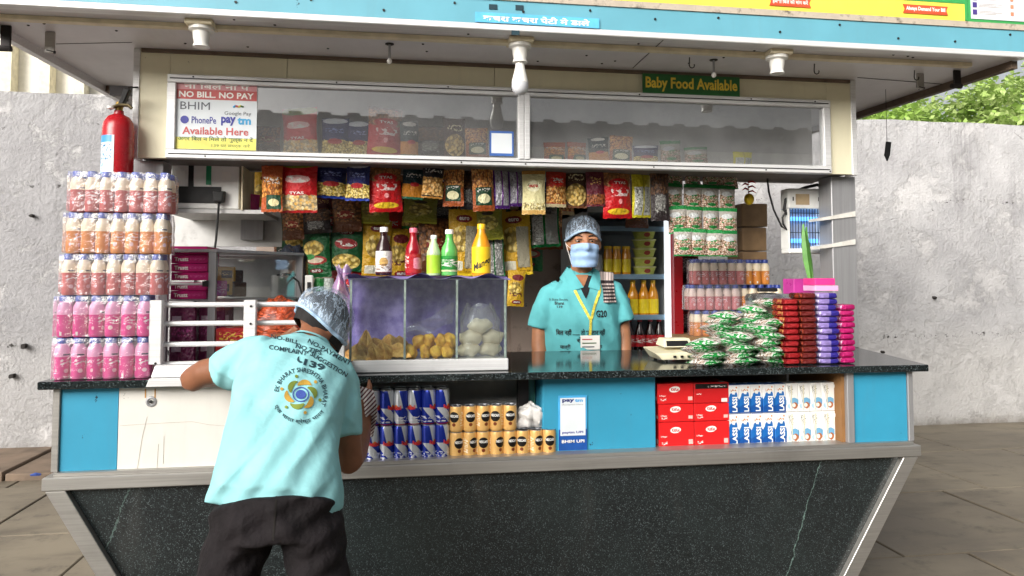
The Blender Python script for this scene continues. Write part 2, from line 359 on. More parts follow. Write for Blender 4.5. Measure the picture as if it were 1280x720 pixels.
# brown stone edging along the foot of the left wall
BROWN = mat('brown_stone', S('#6f5f50'), .8, var=.3, vs=5, bump=.4, bs=12)
kr = thing('stone_edging', 'low brown stone edging along the foot of the boundary wall, left', 'edging', (-3, 5.9, 0))
for i in range(5):
    m = MB(); m.box(-5.5+i*.98, -4.535+i*.98, 5.42+.01*(i % 2), 6.19, -.01, .045+.008*(i % 3)); m.build('stone', BROWN, kr, bevel=.008)
m = MB(); q = PZ(44, 594, .05); m.tube([q+V((-.03, 0, 0)), q+V((.0, .008, .004)), q+V((.03, .012, .0))], [.006, .013, .007], 6); tag(m.build('crushed_wrapper', mat('blue_wrapper', S('#3a4f92'), .3), loc=q), 'tiny crushed blue wrapper on brown stone edging', 'litter')
# boundary wall
bw = thing('boundary_wall', 'tall grey plastered boundary wall behind the kiosk', 'wall', (1, 6.3, 0))
def wallf(u, v):
    x = -9+22*u; return (x, 6.2+.012*math.sin(x*2.1)+.01*math.sin(x*5+v*7), 2.80*v+(.006*math.sin(x*1.7)+.005*math.sin(x*7.3) if v > .99 else 0)+(.02*(x-1)/6 if v > .99 else 0))
m = MB(); m.grid(wallf, 120, 12); nv = len(m.v)
for i in range(120):
    pass
top = [m.v[12*121+i] for i in range(121)]
m.add(top+[(x, 6.45, z) for x, y, z in top], [(i, i+1, 122+i, 121+i) for i in range(120)])
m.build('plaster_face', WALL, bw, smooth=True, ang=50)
HOLE = mat('hole_shadow', S('#2c2826'), .9)
random.seed(5)
for px, py, r in ((40, 270, 3), (30, 432, 5), (15, 470, 5), (1094, 310, 0), (1168, 372, 3.2), (1103, 440, 2.6)):
    if r:
        q = P(px, py, 6.178); m = MB(); R_ = r*.62*6.3/924; n = 9
        m.prismy([(q.x+R_*random.uniform(.6, 1.2)*math.cos(2*PI*k/n), q.z+R_*random.uniform(.6, 1.2)*math.sin(2*PI*k/n)) for k in range(n)], 6.155, 6.2); m.build('broken_hole', HOLE, bw)
# pale building and posts beyond the wall
bb = thing('pale_building', 'overexposed cream building with posts rising beyond the left wall', 'building', (-7, 11, 0))
CB = mat('bright_cream_render', S('#efece2'), .8, var=.05)
m = MB(); m.box(-16, -1.9, 11, 15, 0, 6.5); m.build('wall', CB, bb)
for px in (12, 103, 60):
    x = P(px, 80, 10.9).x; m = MB(); m.box(x-.07, x+.07, 10.8, 10.99, 0, 6.3); m.build('post', mat('weathered_post', S('#d2ccb8'), .8, dirt=S('#a79f8a')), bb)
m = MB(); m.box(-16.2, -1.7, 10.7, 15.2, 6.5, 6.8); m.build('roof', CB, bb)
# trees beyond the wall
LEAF = NT('leaf'); r = LEAF.n('ShaderNodeNewGeometry'); c = LEAF.coord(); k = LEAF.noise(c, 1.1, 3); kk = LEAF.xyz(LEAF.n('ShaderNodeAttribute').outputs['Color'])
lc = LEAF.mix(LEAF.ss(LEAF.noise(c, 22, 2), .3, .7), S('#94b05e'), S('#d0dc9c')); lc = LEAF.mix(LEAF.ss(k, .35, .65), lc, S('#9cbd5c'))
LEAF.fin(lc, .5, 0, .4); LEAF.b.inputs['Subsurface Weight'].default_value = 0
tl = LEAF.n('ShaderNodeBsdfTranslucent'); LEAF.put(tl.inputs[0], lc); ms = LEAF.n('ShaderNodeMixShader'); ms.inputs[0].default_value = .35
LEAF.t.links.new(LEAF.b.outputs[0], ms.inputs[1]); LEAF.t.links.new(tl.outputs[0], ms.inputs[2]); LEAF.t.links.new(ms.outputs[0], LEAF.out.inputs[0]); LEAF = LEAF.mat
BARK = mat('bark', S('#5a4c3c'), .9, var=.3)
def tree(name, label, x, y, h, rx, rz, nl, seed, group):
    rn = random.Random(seed); T = thing(name, label, 'tree', (x, y, 0), group); m = MB()
    top = V((x+.2, y, h*.62)); m.tube([(x, y, 0), (x+.05, y, h*.25), (x+.1, y+.05, h*.45), top], [.2, .16, .13, .08], 9); tr = m.build('trunk', BARK, T, smooth=True)
    lm = MB(); cl = []
    for i in range(16):
        a = rn.uniform(0, 2*PI); e = rn.uniform(-.1, .9); L = rn.uniform(.55, 1)
        d = V((math.cos(a)*rx*L, math.sin(a)*rx*L, rz*e*.9)); s0 = V((x+.1, y, h*rn.uniform(.38, .6))); en = V((x, y, h*.66))+d
        lm.tube([s0, s0.lerp(en, .5)+V((0, 0, .15)), en], [.055, .035, .012], 6)
        for k in range(4): cl.append((en+V((rn.gauss(0, .34), rn.gauss(0, .34), rn.gauss(0, .2))), rn.uniform(.28, .55)))
    for i in range(26):
        a = rn.uniform(0, 2*PI); b2 = rn.uniform(-.6, 1.4); cl.append((V((x+math.cos(a)*math.cos(b2)*rx*.9, y+math.sin(a)*math.cos(b2)*rx*.9, h*.66+rz*math.sin(b2)*.9)), rn.uniform(.25, .5)))
    lm.build('limb', BARK, tr)
    vs = []; fs = []
    for i in range(nl):
        c0, R_ = rn.choice(cl); q = V((rn.gauss(0, 1), rn.gauss(0, 1), rn.gauss(0, .55))).normalized()*R_*rn.random()**.4
        p = c0+q; d = V((rn.gauss(0, 1), rn.gauss(0, 1), rn.gauss(-.35, .5))).normalized(); s = d.cross(V((rn.gauss(0, .6), rn.gauss(0, .6), 1))).normalized(); l = rn.uniform(.07, .13); wd = l*.3
        o = len(vs); vs += [p, p+d*l*.5+s*wd, p+d*l, p+d*l*.5-s*wd]; fs.append((o, o+1, o+2, o+3))
    m = MB(); m.add(vs, fs); m.build('crown', LEAF, T)
tx = P(1215, 110, 9.5).x; tree('leafy_tree', 'bright green leafy tree rising over the wall at right', tx, 9.5, 4.6, 1.75, 1.15, 20000, 1, 'trees beyond the wall')
tx = P(1120, 120, 12).x; tree('leafy_tree', 'darker green tree showing low beside the cream fascia', tx, 12.5, 4.7, 1.9, 1.0, 14000, 2, 'trees beyond the wall')
# unseen building behind the photographer, put in for its reflection in the panes
tc = thing('platform_building', 'long pale platform building with dark eaves mirrored in the upper panes', 'building', (0, -9, 0))
m = MB(); m.box(-16, 16, -12, -9, 0, 4.2); m.build('wall', mat('building_paint', S('#b9b6aa'), .5), tc)
m = MB(); m.box(-16, 16, -12, -8.9, 4.2, 4.72); rf = m.build('roof', mat('building_dark', S('#4a4f52'), .7), tc)
for i in range(54): m = MB(); m.box(-15.8+i*.59, -15.55+i*.59, -11, -8.95, 4.72, 4.79); m.build('ridge_tile', mat('ridge_grey', S('#4a4f52'), .7) if i == 0 else bpy.data.materials['ridge_grey'], rf)
for i in range(3): m = MB(); m.box(-16, 16, -9.03, -8.96, 3.3+.24*i, 3.36+.24*i); m.build('rib', bpy.data.materials['building_dark'], tc)
for i in range(12): m = MB(); m.box(-15+i*2.5, -13.6+i*2.5, -9.02, -8.97, 1.9, 2.7); m.build('window', bpy.data.materials['building_dark'], tc)
# ================================================================== kiosk
K = thing('kiosk', 'snack kiosk with granite counter, blue panels and overhanging roof', 'kiosk', (KX, KY, 0))
ZC = 1.0; CTH = .026; XL, XR = -1.10, 2.0; ZL1, ZL0 = .69, .648      # counter, ledge
YP = 2.66
# counter top
m = MB(); m.prism([(-.80, 2.62), (2.05, 2.62), (2.245, 3.39), (-1.16, 3.39), (-1.15, 2.62)], ZC-CTH, ZC); m.build('counter_top', GRAN_TOP, K, bevel=.003)
m = MB(); m.box(1.62, 2.185, 3.394, 4.66, ZC-CTH, ZC); m.build('counter_top', GRAN_TOP, K, bevel=.003)
m = MB(); m.box(-1.07, -.42, 3.394, 4.66, ZC-CTH, ZC); m.build('counter_top', GRAN_TOP, K, bevel=.003)
# metal ledge band
m = MB(); m.box(-1.13, 2.012, 2.625, 2.75, ZL0, ZL1); m.build('ledge', ALU, K, bevel=.003)
m = MB(); m.box(-1.10, 1.99, 2.64, 2.75, ZL1+.001, ZL1+.012); m.build('ledge_lip', ALU, K)
# granite skirt, tapering to a narrow foot
zb = .08; gl = P(115, 720, 2.64); gr = P(1079, 720, 2.64); sl_ = (gl.x+1.13)/(ZL0-gl.z+.0); sr_ = (2.012-gr.x)/(ZL0-gr.z)
yb = 2.60
def tl_(z): return -1.12+sl_*(ZL0-z)
def tr_(z): return 2.0-sr_*(ZL0-z)
m = MB(); m.hexa([(tl_(zb)+.03, 2.68, zb), (tr_(zb)-.03, 2.68, zb), (tr_(zb)-.03, 3.6, zb), (tl_(zb)+.03, 3.6, zb), (-1.09, 2.652, ZL0-.001), (1.975, 2.652, ZL0-.001), (1.975, 3.6, ZL0-.001), (-1.09, 3.6, ZL0-.001)]); m.build('granite_skirt', GRAN, K)
for fn, s_ in ((tl_, 1), (tr_, -1)):
    a, c_ = fn(zb), fn(ZL0); w_ = .062*s_; t_ = [(min(a, a+w_), 2.655, zb), (max(a, a+w_), 2.655, zb), (max(a, a+w_), 2.72, zb), (min(a, a+w_), 2.72, zb), (min(c_, c_+w_), 2.628, ZL0-.002), (max(c_, c_+w_), 2.628, ZL0-.002), (max(c_, c_+w_), 2.72, ZL0-.002), (min(c_, c_+w_), 2.72, ZL0-.002)]
    m = MB(); m.hexa(t_); m.build('corner_strip', ALU, K, bevel=.002)
    x = -1.115 if s_ > 0 else 1.982
    m = MB(); m.box(x, x+.022, 2.652, 2.70, ZL1+.012, ZC-CTH-.001); m.build('corner_strip', STEEL if s_ < 0 else ALU, K, bevel=.002)
m = MB(); m.box(-.9, 1.75, 2.75, 3.5, -.01, .08); m.build('plinth', DARK, K)
# panels left
zt = ZC-CTH-.001; z0 = ZL1+.0125
m = MB(); m.box(-1.092, -.916, YP, YP+.02, z0, zt); m.build('blue_panel', BLUE, K)
m = MB(); m.box(-.914, -.155, YP, YP+.02, z0, zt); wp = m.build('white_panel', WHITE_P, K)
q = P(189, 502, YP); m = MB(); m.lathe([(.0, -.001), (.008, 0), (.012, .004), (.017, .003), (.019, -.001)], 14, (0, 0, 0)); mm = MB(); mm.add([(q.x+x, YP-z, q.z+y) for x, y, z in m.v], m.f); mm.build('keyhole', STEEL, wp)
mm = MB(); mm.tube([(q.x, YP-.003, q.z), (q.x, YP-.0055, q.z)], .006, 10); mm.build('keyhole_slot', BLACK, wp)
SCR = mat('pencil_scratch', S('#a89f90'), .8)
for pl in ([(150, 532), (200, 529), (240, 527), (262, 531), (290, 533)], [(184, 521), (178, 545), (171, 590)], [(198, 555), (196, 590)], [(205, 545), (204, 580)]):
    m = MB(); m.tube([P(a, c_, YP-.0006) for a, c_ in pl], .0005, 4); m.build('scratch', SCR, wp)
RSTAIN = mat('rust_run', S('#b98a4a'), .8)
for px in (182, 194): m = MB(); a = P(px, 486, YP-.0008); m.box(a.x-.002, a.x+.002, YP-.0012, YP-.0002, a.z-.03, a.z); m.build('rust_run', RSTAIN, wp)
# right blue panel with steel frames
m = MB(); m.box(1.752, 1.98, YP, YP+.02, z0, zt); m.build('blue_panel', BLUE, K)
m = MB(); m.box(1.722, 1.750, 2.65, 2.69, z0, zt); m.build('frame_post', STEEL, K, bevel=.002)
m = MB(); m.box(1.708, 1.7215, 2.67, 3.06, z0, zt); m.build('frame_post', mat('brown_edge', S('#8a6238'), .6), K)
# open shelf under the counter
m = MB(); m.box(-.15, 1.72, 2.75, 3.1, ZL0+.002, ZL1-.001); m.build('shelf_board', GREYP, K)
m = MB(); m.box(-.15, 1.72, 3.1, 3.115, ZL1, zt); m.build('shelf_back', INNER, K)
m = MB(); m.box(-.15, .545, 2.96, 2.965, ZL1+.10, zt-.02); m.build('shelf_flap', GREYP, K)
m = MB(); m.box(-.152, -.14, 2.67, 3.1, ZL1+.001, zt); m.build('shelf_side', GREYP, K)
bx0, bx1 = xat(678, 2.70), xat(818, 2.70)
m = MB(); m.box(bx0, bx1, 2.70, 3.05, ZL1, zat(473, 2.70)); m.build('blue_cupboard', BLUE, K, bevel=.003)
m = MB(); m.box(bx0-.075, bx0-.035, 2.80, 2.84, ZL1, zt); m.build('frame_post', DARK, K)
m = MB(); m.box(bx0-.034, bx0-.004, 2.83, 2.85, ZL1, zt); m.build('green_glass_edge', mat('green_glass', S('#3f6f60'), .1), K)
# fascia with sliding windows
YF = 3.27; FX0, FX1 = -1.10, 2.20; ZF0, ZF1 = 1.842, 2.304
fr = [(xat(208, 3.25, 145), xat(1038.5, 3.25, 172)), (zat(207.5, 3.25), zat(109.5, 3.25))]; (wx0, wx1), (wz0, wz1) = fr
ft = .036
m = MB(); m.box(FX0+.022, wx0+.004, YF, YF+.03, ZF0, ZF1); m.build('fascia_panel', CREAM, K)
m = MB(); m.box(wx1-.004, FX1-.022, YF, YF+.03, ZF0, ZF1); m.build('fascia_panel', CREAM, K)
sx = [wx0+.004, xat(359, YF, 80), xat(618, YF, 90), wx1-.004]
for a, c_ in zip(sx, sx[1:]): m = MB(); m.box(a+.0012, c_-.0012, YF, YF+.03, wz1-.004, ZF1); m.build('fascia_panel', CREAM, K)
for a in (FX0-.002, FX1-.024): m = MB(); m.box(a, a+.026, YF-.006, YF+.06, ZF0-.004, ZF1-.001); m.build('edge_strip', ALU_W, K, bevel=.002)
m = MB(); m.box(FX0+.03, FX1-.03, YF-.012, YF+.02, ZF1-.016, ZF1-.001); m.build('brown_trim', RUST, K)
wf = MB().box(wx0, wx1, 3.245, 3.29, wz0, wz0+ft).build('window_frame', ALU_W, K, bevel=.003)
for bx in ((wx0, wx1, 3.245, 3.29, wz1-ft, wz1), (wx0, wx0+ft, 3.246, 3.289, wz0+ft, wz1-ft), (wx1-ft, wx1, 3.246, 3.289, wz0+ft, wz1-ft)): MB().box(*bx).build('frame_bar', ALU_W, wf, bevel=.003)
for zz in (wz0+ft*.5, wz1-ft*.5): MB().box(wx0+.012, wx1-.012, 3.2425, 3.246, zz-.002, zz+.002).build('track_groove', DARK, wf)
dv = (xat(648, 3.245, 155), xat(662.5, 3.245, 155)); dm = sum(dv)/2
for a, c_ in ((dv[0], dm-.001), (dm+.001, dv[1])): MB().box(a, c_, 3.238, 3.288, wz0+ft-.006, wz1-ft+.006).build('mullion', ALU_W, wf, bevel=.003)
MB().box(wx0+ft, dv[0], 3.264, 3.268, wz0+ft, wz1-ft).build('pane', GLASS, wf)
MB().box(dv[1], wx1-ft, 3.264, 3.268, wz0+ft, wz1-ft).build('pane', GLASS, wf)
for px in (240, 420, 560, 640, 800, 940, 1020):
    for py0_ in (0, 1):
        z = (wz0+.010) if py0_ else wz1-.010; x = xat(px+py0_*17, 3.24, 150); m = MB(); m.tube([(x, 3.2455, z), (x, 3.2425, z)], .0035, 8); m.build('screw', DARK, wf)
# shelf behind the windows, inner ceiling, walls, back
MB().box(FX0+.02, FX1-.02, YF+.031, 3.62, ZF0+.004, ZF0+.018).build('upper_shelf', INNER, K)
MB().box(FX0+.02, FX1-.02, 3.62, 3.63, ZF0, ZF1).build('upper_shelf_back', GREYP, K)
MB().box(FX0+.005, FX0+.03, 3.45, 4.7, .05, ZC-.03).build('side_wall', GREYP, K)
MB().box(FX1-.03, FX1-.005, 3.45, 4.7, .05, ZC-.03).build('side_wall', GREYP, K)
MB().box(-.85, 1.78, 4.68, 4.7, .05, ZF1).build('back_wall', WOOD, K)
MB().box(FX0+.03, FX1-.03, 3.63, 4.68, 2.14, 2.15).build('inner_ceiling', GREYP, K)
m = MB(); m.box(xat(640, 4.6), xat(712, 4.6), 4.62, 4.66, .05, 2.1); m.build('inner_door', WOOD, K)
# pillars
for x0, x1 in ((P(168, 205, 3.34).x, P(205, 205, 3.34).x), (P(1037, 300, 3.36).x, P(1067, 300, 3.36).x)):
    MB().box(x0, x1, 3.335, 3.45, ZC, ZF0-.002).build('pillar', STEEL, K, bevel=.003)
MB().box(P(1029, 300, 3.42).x, P(1035.5, 300, 3.42).x, 3.40, 3.44, ZC, ZF0-.002).build('pillar', mat('grey_green_post', S('#5f625c'), .5), K)
TIE = mat('clear_tape', S('#cfccc5'), .25)
for py in (270, 305):
    a = P(1028, py+2, 3.33); c_ = P(1069, py-4, 3.33); MB().hexa([(a.x, 3.328, a.z-.014), (c_.x, 3.328, c_.z-.018), (c_.x, 3.455, c_.z-.018), (a.x, 3.455, a.z-.014), (a.x, 3.328, a.z), (c_.x, 3.328, c_.z+.008), (c_.x, 3.455, c_.z+.008), (a.x, 3.455, a.z)]).build('tape_binding', TIE, K)
# roof
YR = PZ(640, 38.5, ZF1).y; RX0, RX1 = -1.53, 2.70
MB().prism([(RX0, YR+.02), (RX1, YR+.02), (2.60, 4.6), (-1.42, 4.6)], ZF1, ZF1+.02).build('soffit', SOFFIT, K)
zw = zat(31, YR); zb1 = zat(1.5, YR); 
MB().box(RX0-.02, RX1+.02, YR-.004, YR+.05, ZF1-.001, zw).build('roof_edge', ALU_W, K, bevel=.003)
MB().box(RX0-.018, RX1+.018, YR, YR+.06, zw+.001, zb1).build('roof_board', ROOFBLUE, K)
MB().box(RX0-.018, RX1+.018, YR-.006, YR+.06, zb1+.001, zb1+.026).build('roof_batten', mat('dirty_cream_batten', S('#b7ab9b'), .7, dirt=S('#4e463c'), da=.5, ds=14), K)
MB().prism([(RX0-.01, YR+.061), (RX1+.01, YR+.061), (2.61, 4.62), (-1.43, 4.62)], ZF1+.021, ZF1+.30).build('roof_deck', SOFFIT, K)
for xs in ((RX0-.02, -1.44), (RX1+.02, 2.62)):   # side edge trims
    w_ = .03 if xs[0] < 0 else -.03
    pts = [(xs[0], YR+.05), (xs[1], 4.6), (xs[1]+w_, 4.6), (xs[0]+w_, YR+.05)]; pts = pts if w_ < 0 else pts[::-1]
    MB().prism(pts[::-1], ZF1-.035, ZF1-.0005).build('roof_edge', ALU_W if xs[0] < 0 else RUST, K)
jx = (xat(780, YR, 60), xat(800, YR, 60))
a, c_ = PZ(829, 50, ZF1-.001), PZ(791, 85, ZF1-.001); MB().tube([a, c_], .0018, 4).build('panel_joint', DARK, K)
a, c_ = PZ(1072, 97, ZF1-.001), PZ(1190, 106, ZF1-.001); MB().tube([a, c_], .002, 4).build('panel_joint', DARK, K)
a, c_ = PZ(70, 55, ZF1-.001), PZ(165, 53, ZF1-.001); MB().tube([a, c_], .0012, 4).build('panel_joint', DARK, K)
MB().box(RX0+.02, RX1-.16, YR+.10, YR+.135, ZF1-.018, ZF1-.0005).build('wiring_duct', CREAMC, K, bevel=.002)
random.seed(9)
for i in range(26):
    x = random.uniform(RX0+.1, RX1-.1); y = random.uniform(YR+.03, YF-.05); m = MB(); m.lathe([(0, -.004), (.004, -.003), (.006, 0)], 7, (x, y, ZF1)); m.build('rivet', DARK, K)
for i in range(16):
    x = RX0+.12+i*.27; z = random.choice((zb1-.02, zb1-.04, zw+.03)); m = MB(); m.tube([(x, YR+.001, z), (x, YR-.004, z)], .005, 7); m.build('rivet', BLACK, K)
for px, py in ((617, 8), (645, 40), (650, 9)):
    a = P(px, py, YR-.002); MB().box(a.x-.018, a.x+.014, YR-.003, YR-.0005, a.z-.012, a.z+.008).build('peeled_patch', mat('peeled_dark', S('#1d3a44'), .8), K)
# lamp holders
def lamp(px, py, bulb, tall=False):
    q = PZ(px, py, ZF1-.018); m = MB(); x, y = q.x, q.y
    m.box(x-.05, x+.05, y-.05, y+.05, ZF1-.02, ZF1-.001); h = m.build('lamp_holder_base', CREAMC, K, bevel=.003)
    m = MB(); m.lathe([(.046, 0), (.046, -.012), (.032, -.018), (.030, -.04), (.026, -.06), (.031, -.075), (0, -.075)][::-1], 18, (x, y, ZF1-.02)); m.build('socket', WHITE, h, smooth=True)
    if bulb:
        m = MB(); z = ZF1-.094
        m.lathe([(0, -.134), (.018, -.130), (.030, -.117), (.0345, -.098), (.034, -.086)], 20, (x, y, z)); m.build('bulb_globe', mat('bulb_globe', S('#d4d6da'), .3), h, smooth=True)
        m = MB(); m.lathe([(.0345, -.0855), (.0325, -.074), (.026, -.048), (.020, -.022), (.018, 0)], 20, (x, y, z)); m.build('bulb_body', WHITE, h, smooth=True)
lamp(252, 34, False); lamp(650, 55, True); lamp(971, 70, False)
def spot(px, py, h):
    q = PZ(px, py, ZF1-.001); m = MB(); x, y = q.x, q.y
    m.lathe([(0, -.004), (.018, -.003), (.018, 0)], 12, (x, y, ZF1)); s0 = m.build('hook_plate', DARK, K)
    m = MB(); m.tube([(x, y, ZF1-.003), (x, y, ZF1-h)], .005, 8); m.build('rod', STEEL, s0)
    m = MB(); m.ell((x, y, ZF1-h-.008), .011, .011, .012, 10, 8); m.build('knob', WHITE, s0, smooth=True)
spot(487, 55, .065); spot(892, 75, .06)
def bracket(px, py, h, mt, foot):
    q = PZ(px, py, ZF1-.001); x, y = q.x, q.y
    b0 = MB().box(x-.018, x+.018, y-.005, y+.005, ZF1-h, ZF1-.001).build('bracket', mt, K, bevel=.002)
    if foot: MB().tube([(x-.03, y, ZF1-h), (x+.02, y, ZF1-h)], .012, 8).build('bracket_foot', DARK, b0)
    else: MB().tube([(x-.01, y, ZF1-h+.01), (x+.02, y, ZF1-h+.004)], .006, 8).build('bracket_foot', DARK, b0)
bracket(63, 40, .085, ALU, False); bracket(8, 32, .09, DARK, True); bracket(1150, 92, .075, ALU, False); bracket(1196, 88, .075, DARK, True)
def hook(px, py, parent=K):
    q = PZ(px, py, ZF1-.001); m = MB(); x, y = q.x, q.y
    m.tube([(x, y, ZF1), (x-.002, y, ZF1-.03)]+[(x+.010-.012*math.cos(t), y, ZF1-.035-.012*math.sin(t)) for t in (0, .8, 1.6, 2.4, 3.1, 3.6)], .0024, 6); m.build('wire_hook', DARK, parent, smooth=True)
for px, py in ((862, 72), (1018, 80), (1143, 88), (1146, 100)): hook(px, py)
# black strip hanging on a thread at right
q = PZ(1107, 112, ZF1-.001); e = P(1107, 177, q.y); hs_ = thing('hanging_black_strip', 'small black strip dangling on a thread from the roof, right', 'strip', (q.x, q.y, e.z))
MB().tube([(q.x, q.y, ZF1), (q.x, q.y, e.z)], .0012, 4).build('thread', DARK, hs_)
MB().prismy([(q.x-.004, e.z), (q.x+.022, e.z-.002), (q.x+.012, e.z-.07), (q.x-.002, e.z-.10), (q.x-.016, e.z-.07)], q.y-.004, q.y+.004).build('strip', BLACK, hs_)
# aluminium guard rail with sill at left of the counter
G = thing('guard_rail', 'white aluminium guard rail with three bars on the counter edge', 'railing', (P(300, 470, 2.66).x, 2.68, ZC))
gx = [P(193, 470, 2.66).x, P(311, 470, 2.66).x, P(423, 470, 2.66).x]
sx0, sx1 = P(184, 470, 2.62).x, P(434, 470, 2.62).x
MB().hexa([(sx0, 2.606, ZC-.022), (sx1, 2.606, ZC-.022), (sx1, 2.76, ZC-.022), (sx0, 2.76, ZC-.022), (sx0+.01, 2.606, ZC+.006), (sx1, 2.606, ZC+.006), (sx1, 2.76, ZC+.006), (sx0+.01, 2.76, ZC+.006)]).build('sill', ALU_W, G, bevel=.002)
MB().hexa([(sx0+.012, 2.615, ZC+.008), (sx1, 2.615, ZC+.008), (sx1, 2.75, ZC+.008), (sx0+.012, 2.75, ZC+.008), (sx0+.02, 2.63, ZC+.045), (sx1, 2.63, ZC+.045), (sx1, 2.74, ZC+.045), (sx0+.02, 2.74, ZC+.045)]).build('sill_step', ALU_W, G, bevel=.002)
zt_ = zat(375, 2.66, 300)
for i, x in enumerate(gx):
    po = MB().box(x-.02, x+.02, 2.655, 2.685, ZC+.046, zt_).build('post', ALU_W, G, bevel=.002)
    for zz in (.18, .24) if i == 1 else (.05,): MB().tube([(x+.004, 2.656, ZC+zz), (x+.004, 2.652, ZC+zz)], .004, 8).build('screw', DARK, po)
for py in (381, 404.5, 430.5, 455): z = zat(py, 2.68, 260); MB().tube([(gx[0]-.005, 2.70, z), (gx[2]+.005, 2.70, z)], .009, 10).build('bar', ALU_W, G, smooth=True)
# ================================================================== packets
def pillow_f(u, v, front, seed=0):
    if seed >= 10:      # boxier wrapped bar with folded ends
        bl = max(0, math.sin(PI*u))**.22*max(0, math.sin(PI*min(1, max(0, (v-.04)/.92))))**.22
        y = bl*.5*(1+.10*math.sin(11*u+seed)*math.sin(8*v+seed*2)); return V((u-.5, -y-.004 if front else y+.004, v-.5))
    vv = min(1, max(0, (v-.05)/.9)); bl = max(0, math.sin(PI*u))**.62*max(0, math.sin(PI*vv))**.5
    wr = .10*math.sin(9*u+seed*2.1+5*v)*math.sin(7*v+seed)*bl+.10*math.sin(23*u+seed)*max(0, 1-min(v, 1-v)*5)*bl
    x = (u-.5)*(1-.07*math.sin(PI*vv)*(1 if seed % 2 else .6)); y = (bl*.5+wr*.5)
    return V((x, -y-.004 if front else y+.004, v-.5+(.008*math.sin(u*40) if (v < .01 or v > .99) else 0)))
_pm = {}
def pillow_mesh(seed, m, nu=10, nv=12):
    k = (seed, m.name)
    if k in _pm: return _pm[k]
    b = MB(); b.grid(lambda u, v: pillow_f(u, v, True, seed), nu, nv); b.grid(lambda u, v: pillow_f(1-u, v, False, seed), nu, nv)
    me = b.mesh('packet', m, smooth=True, ang=70); _pm[k] = me; return me
def bar_mesh(seed, m):
    k = ('bar', seed, m.name)
    if k in _pm: return _pm[k]
    b = MB(); b.ell((0, 0, 0), 1, 1, 1, 20, 12); sq = lambda a: math.copysign(abs(a)**.38, a)
    b.v = [(sq(x)*.5*(1+.02*math.sin(z*9+seed)), sq(y)*.5*(1+.08*math.sin(x*8+seed)*math.sin(z*7+seed)), sq(z)*.5) for x, y, z in b.v]
    me = b.mesh('wafer_bar', m, smooth=True, ang=60); _pm[k] = me; return me
def pk_print(text, u0, u1, v0, v1, m, seed, bold=.02):
    def fn(x, y):
        u, v = u0+(u1-u0)*x, v0+(v1-v0)*y; q = pillow_f(u, v, True, seed); return q+V((0, -.05, 0))
    return letter_mesh(text, fn, m, bold, 'print')
R_, G_, Bk, Yl, Wh = S('#c4161c'), S('#0f6b33'), S('#14141c'), S('#e3b51c'), S('#e9e6df')
NAV, ORG, BRN, MAR, PUR, SIL = S('#161f5c'), S('#dd7a1c'), S('#6e3f1f'), S('#5d1024'), S('#5b2a80'), S('#b9bcc0')
SNA, SNB = S('#d9a441'), S('#f2deb0'); CHA, CHB = S('#e8c254'), S('#f6e08d'); NUA, NUB = S('#8a4a22'), S('#c98d55')
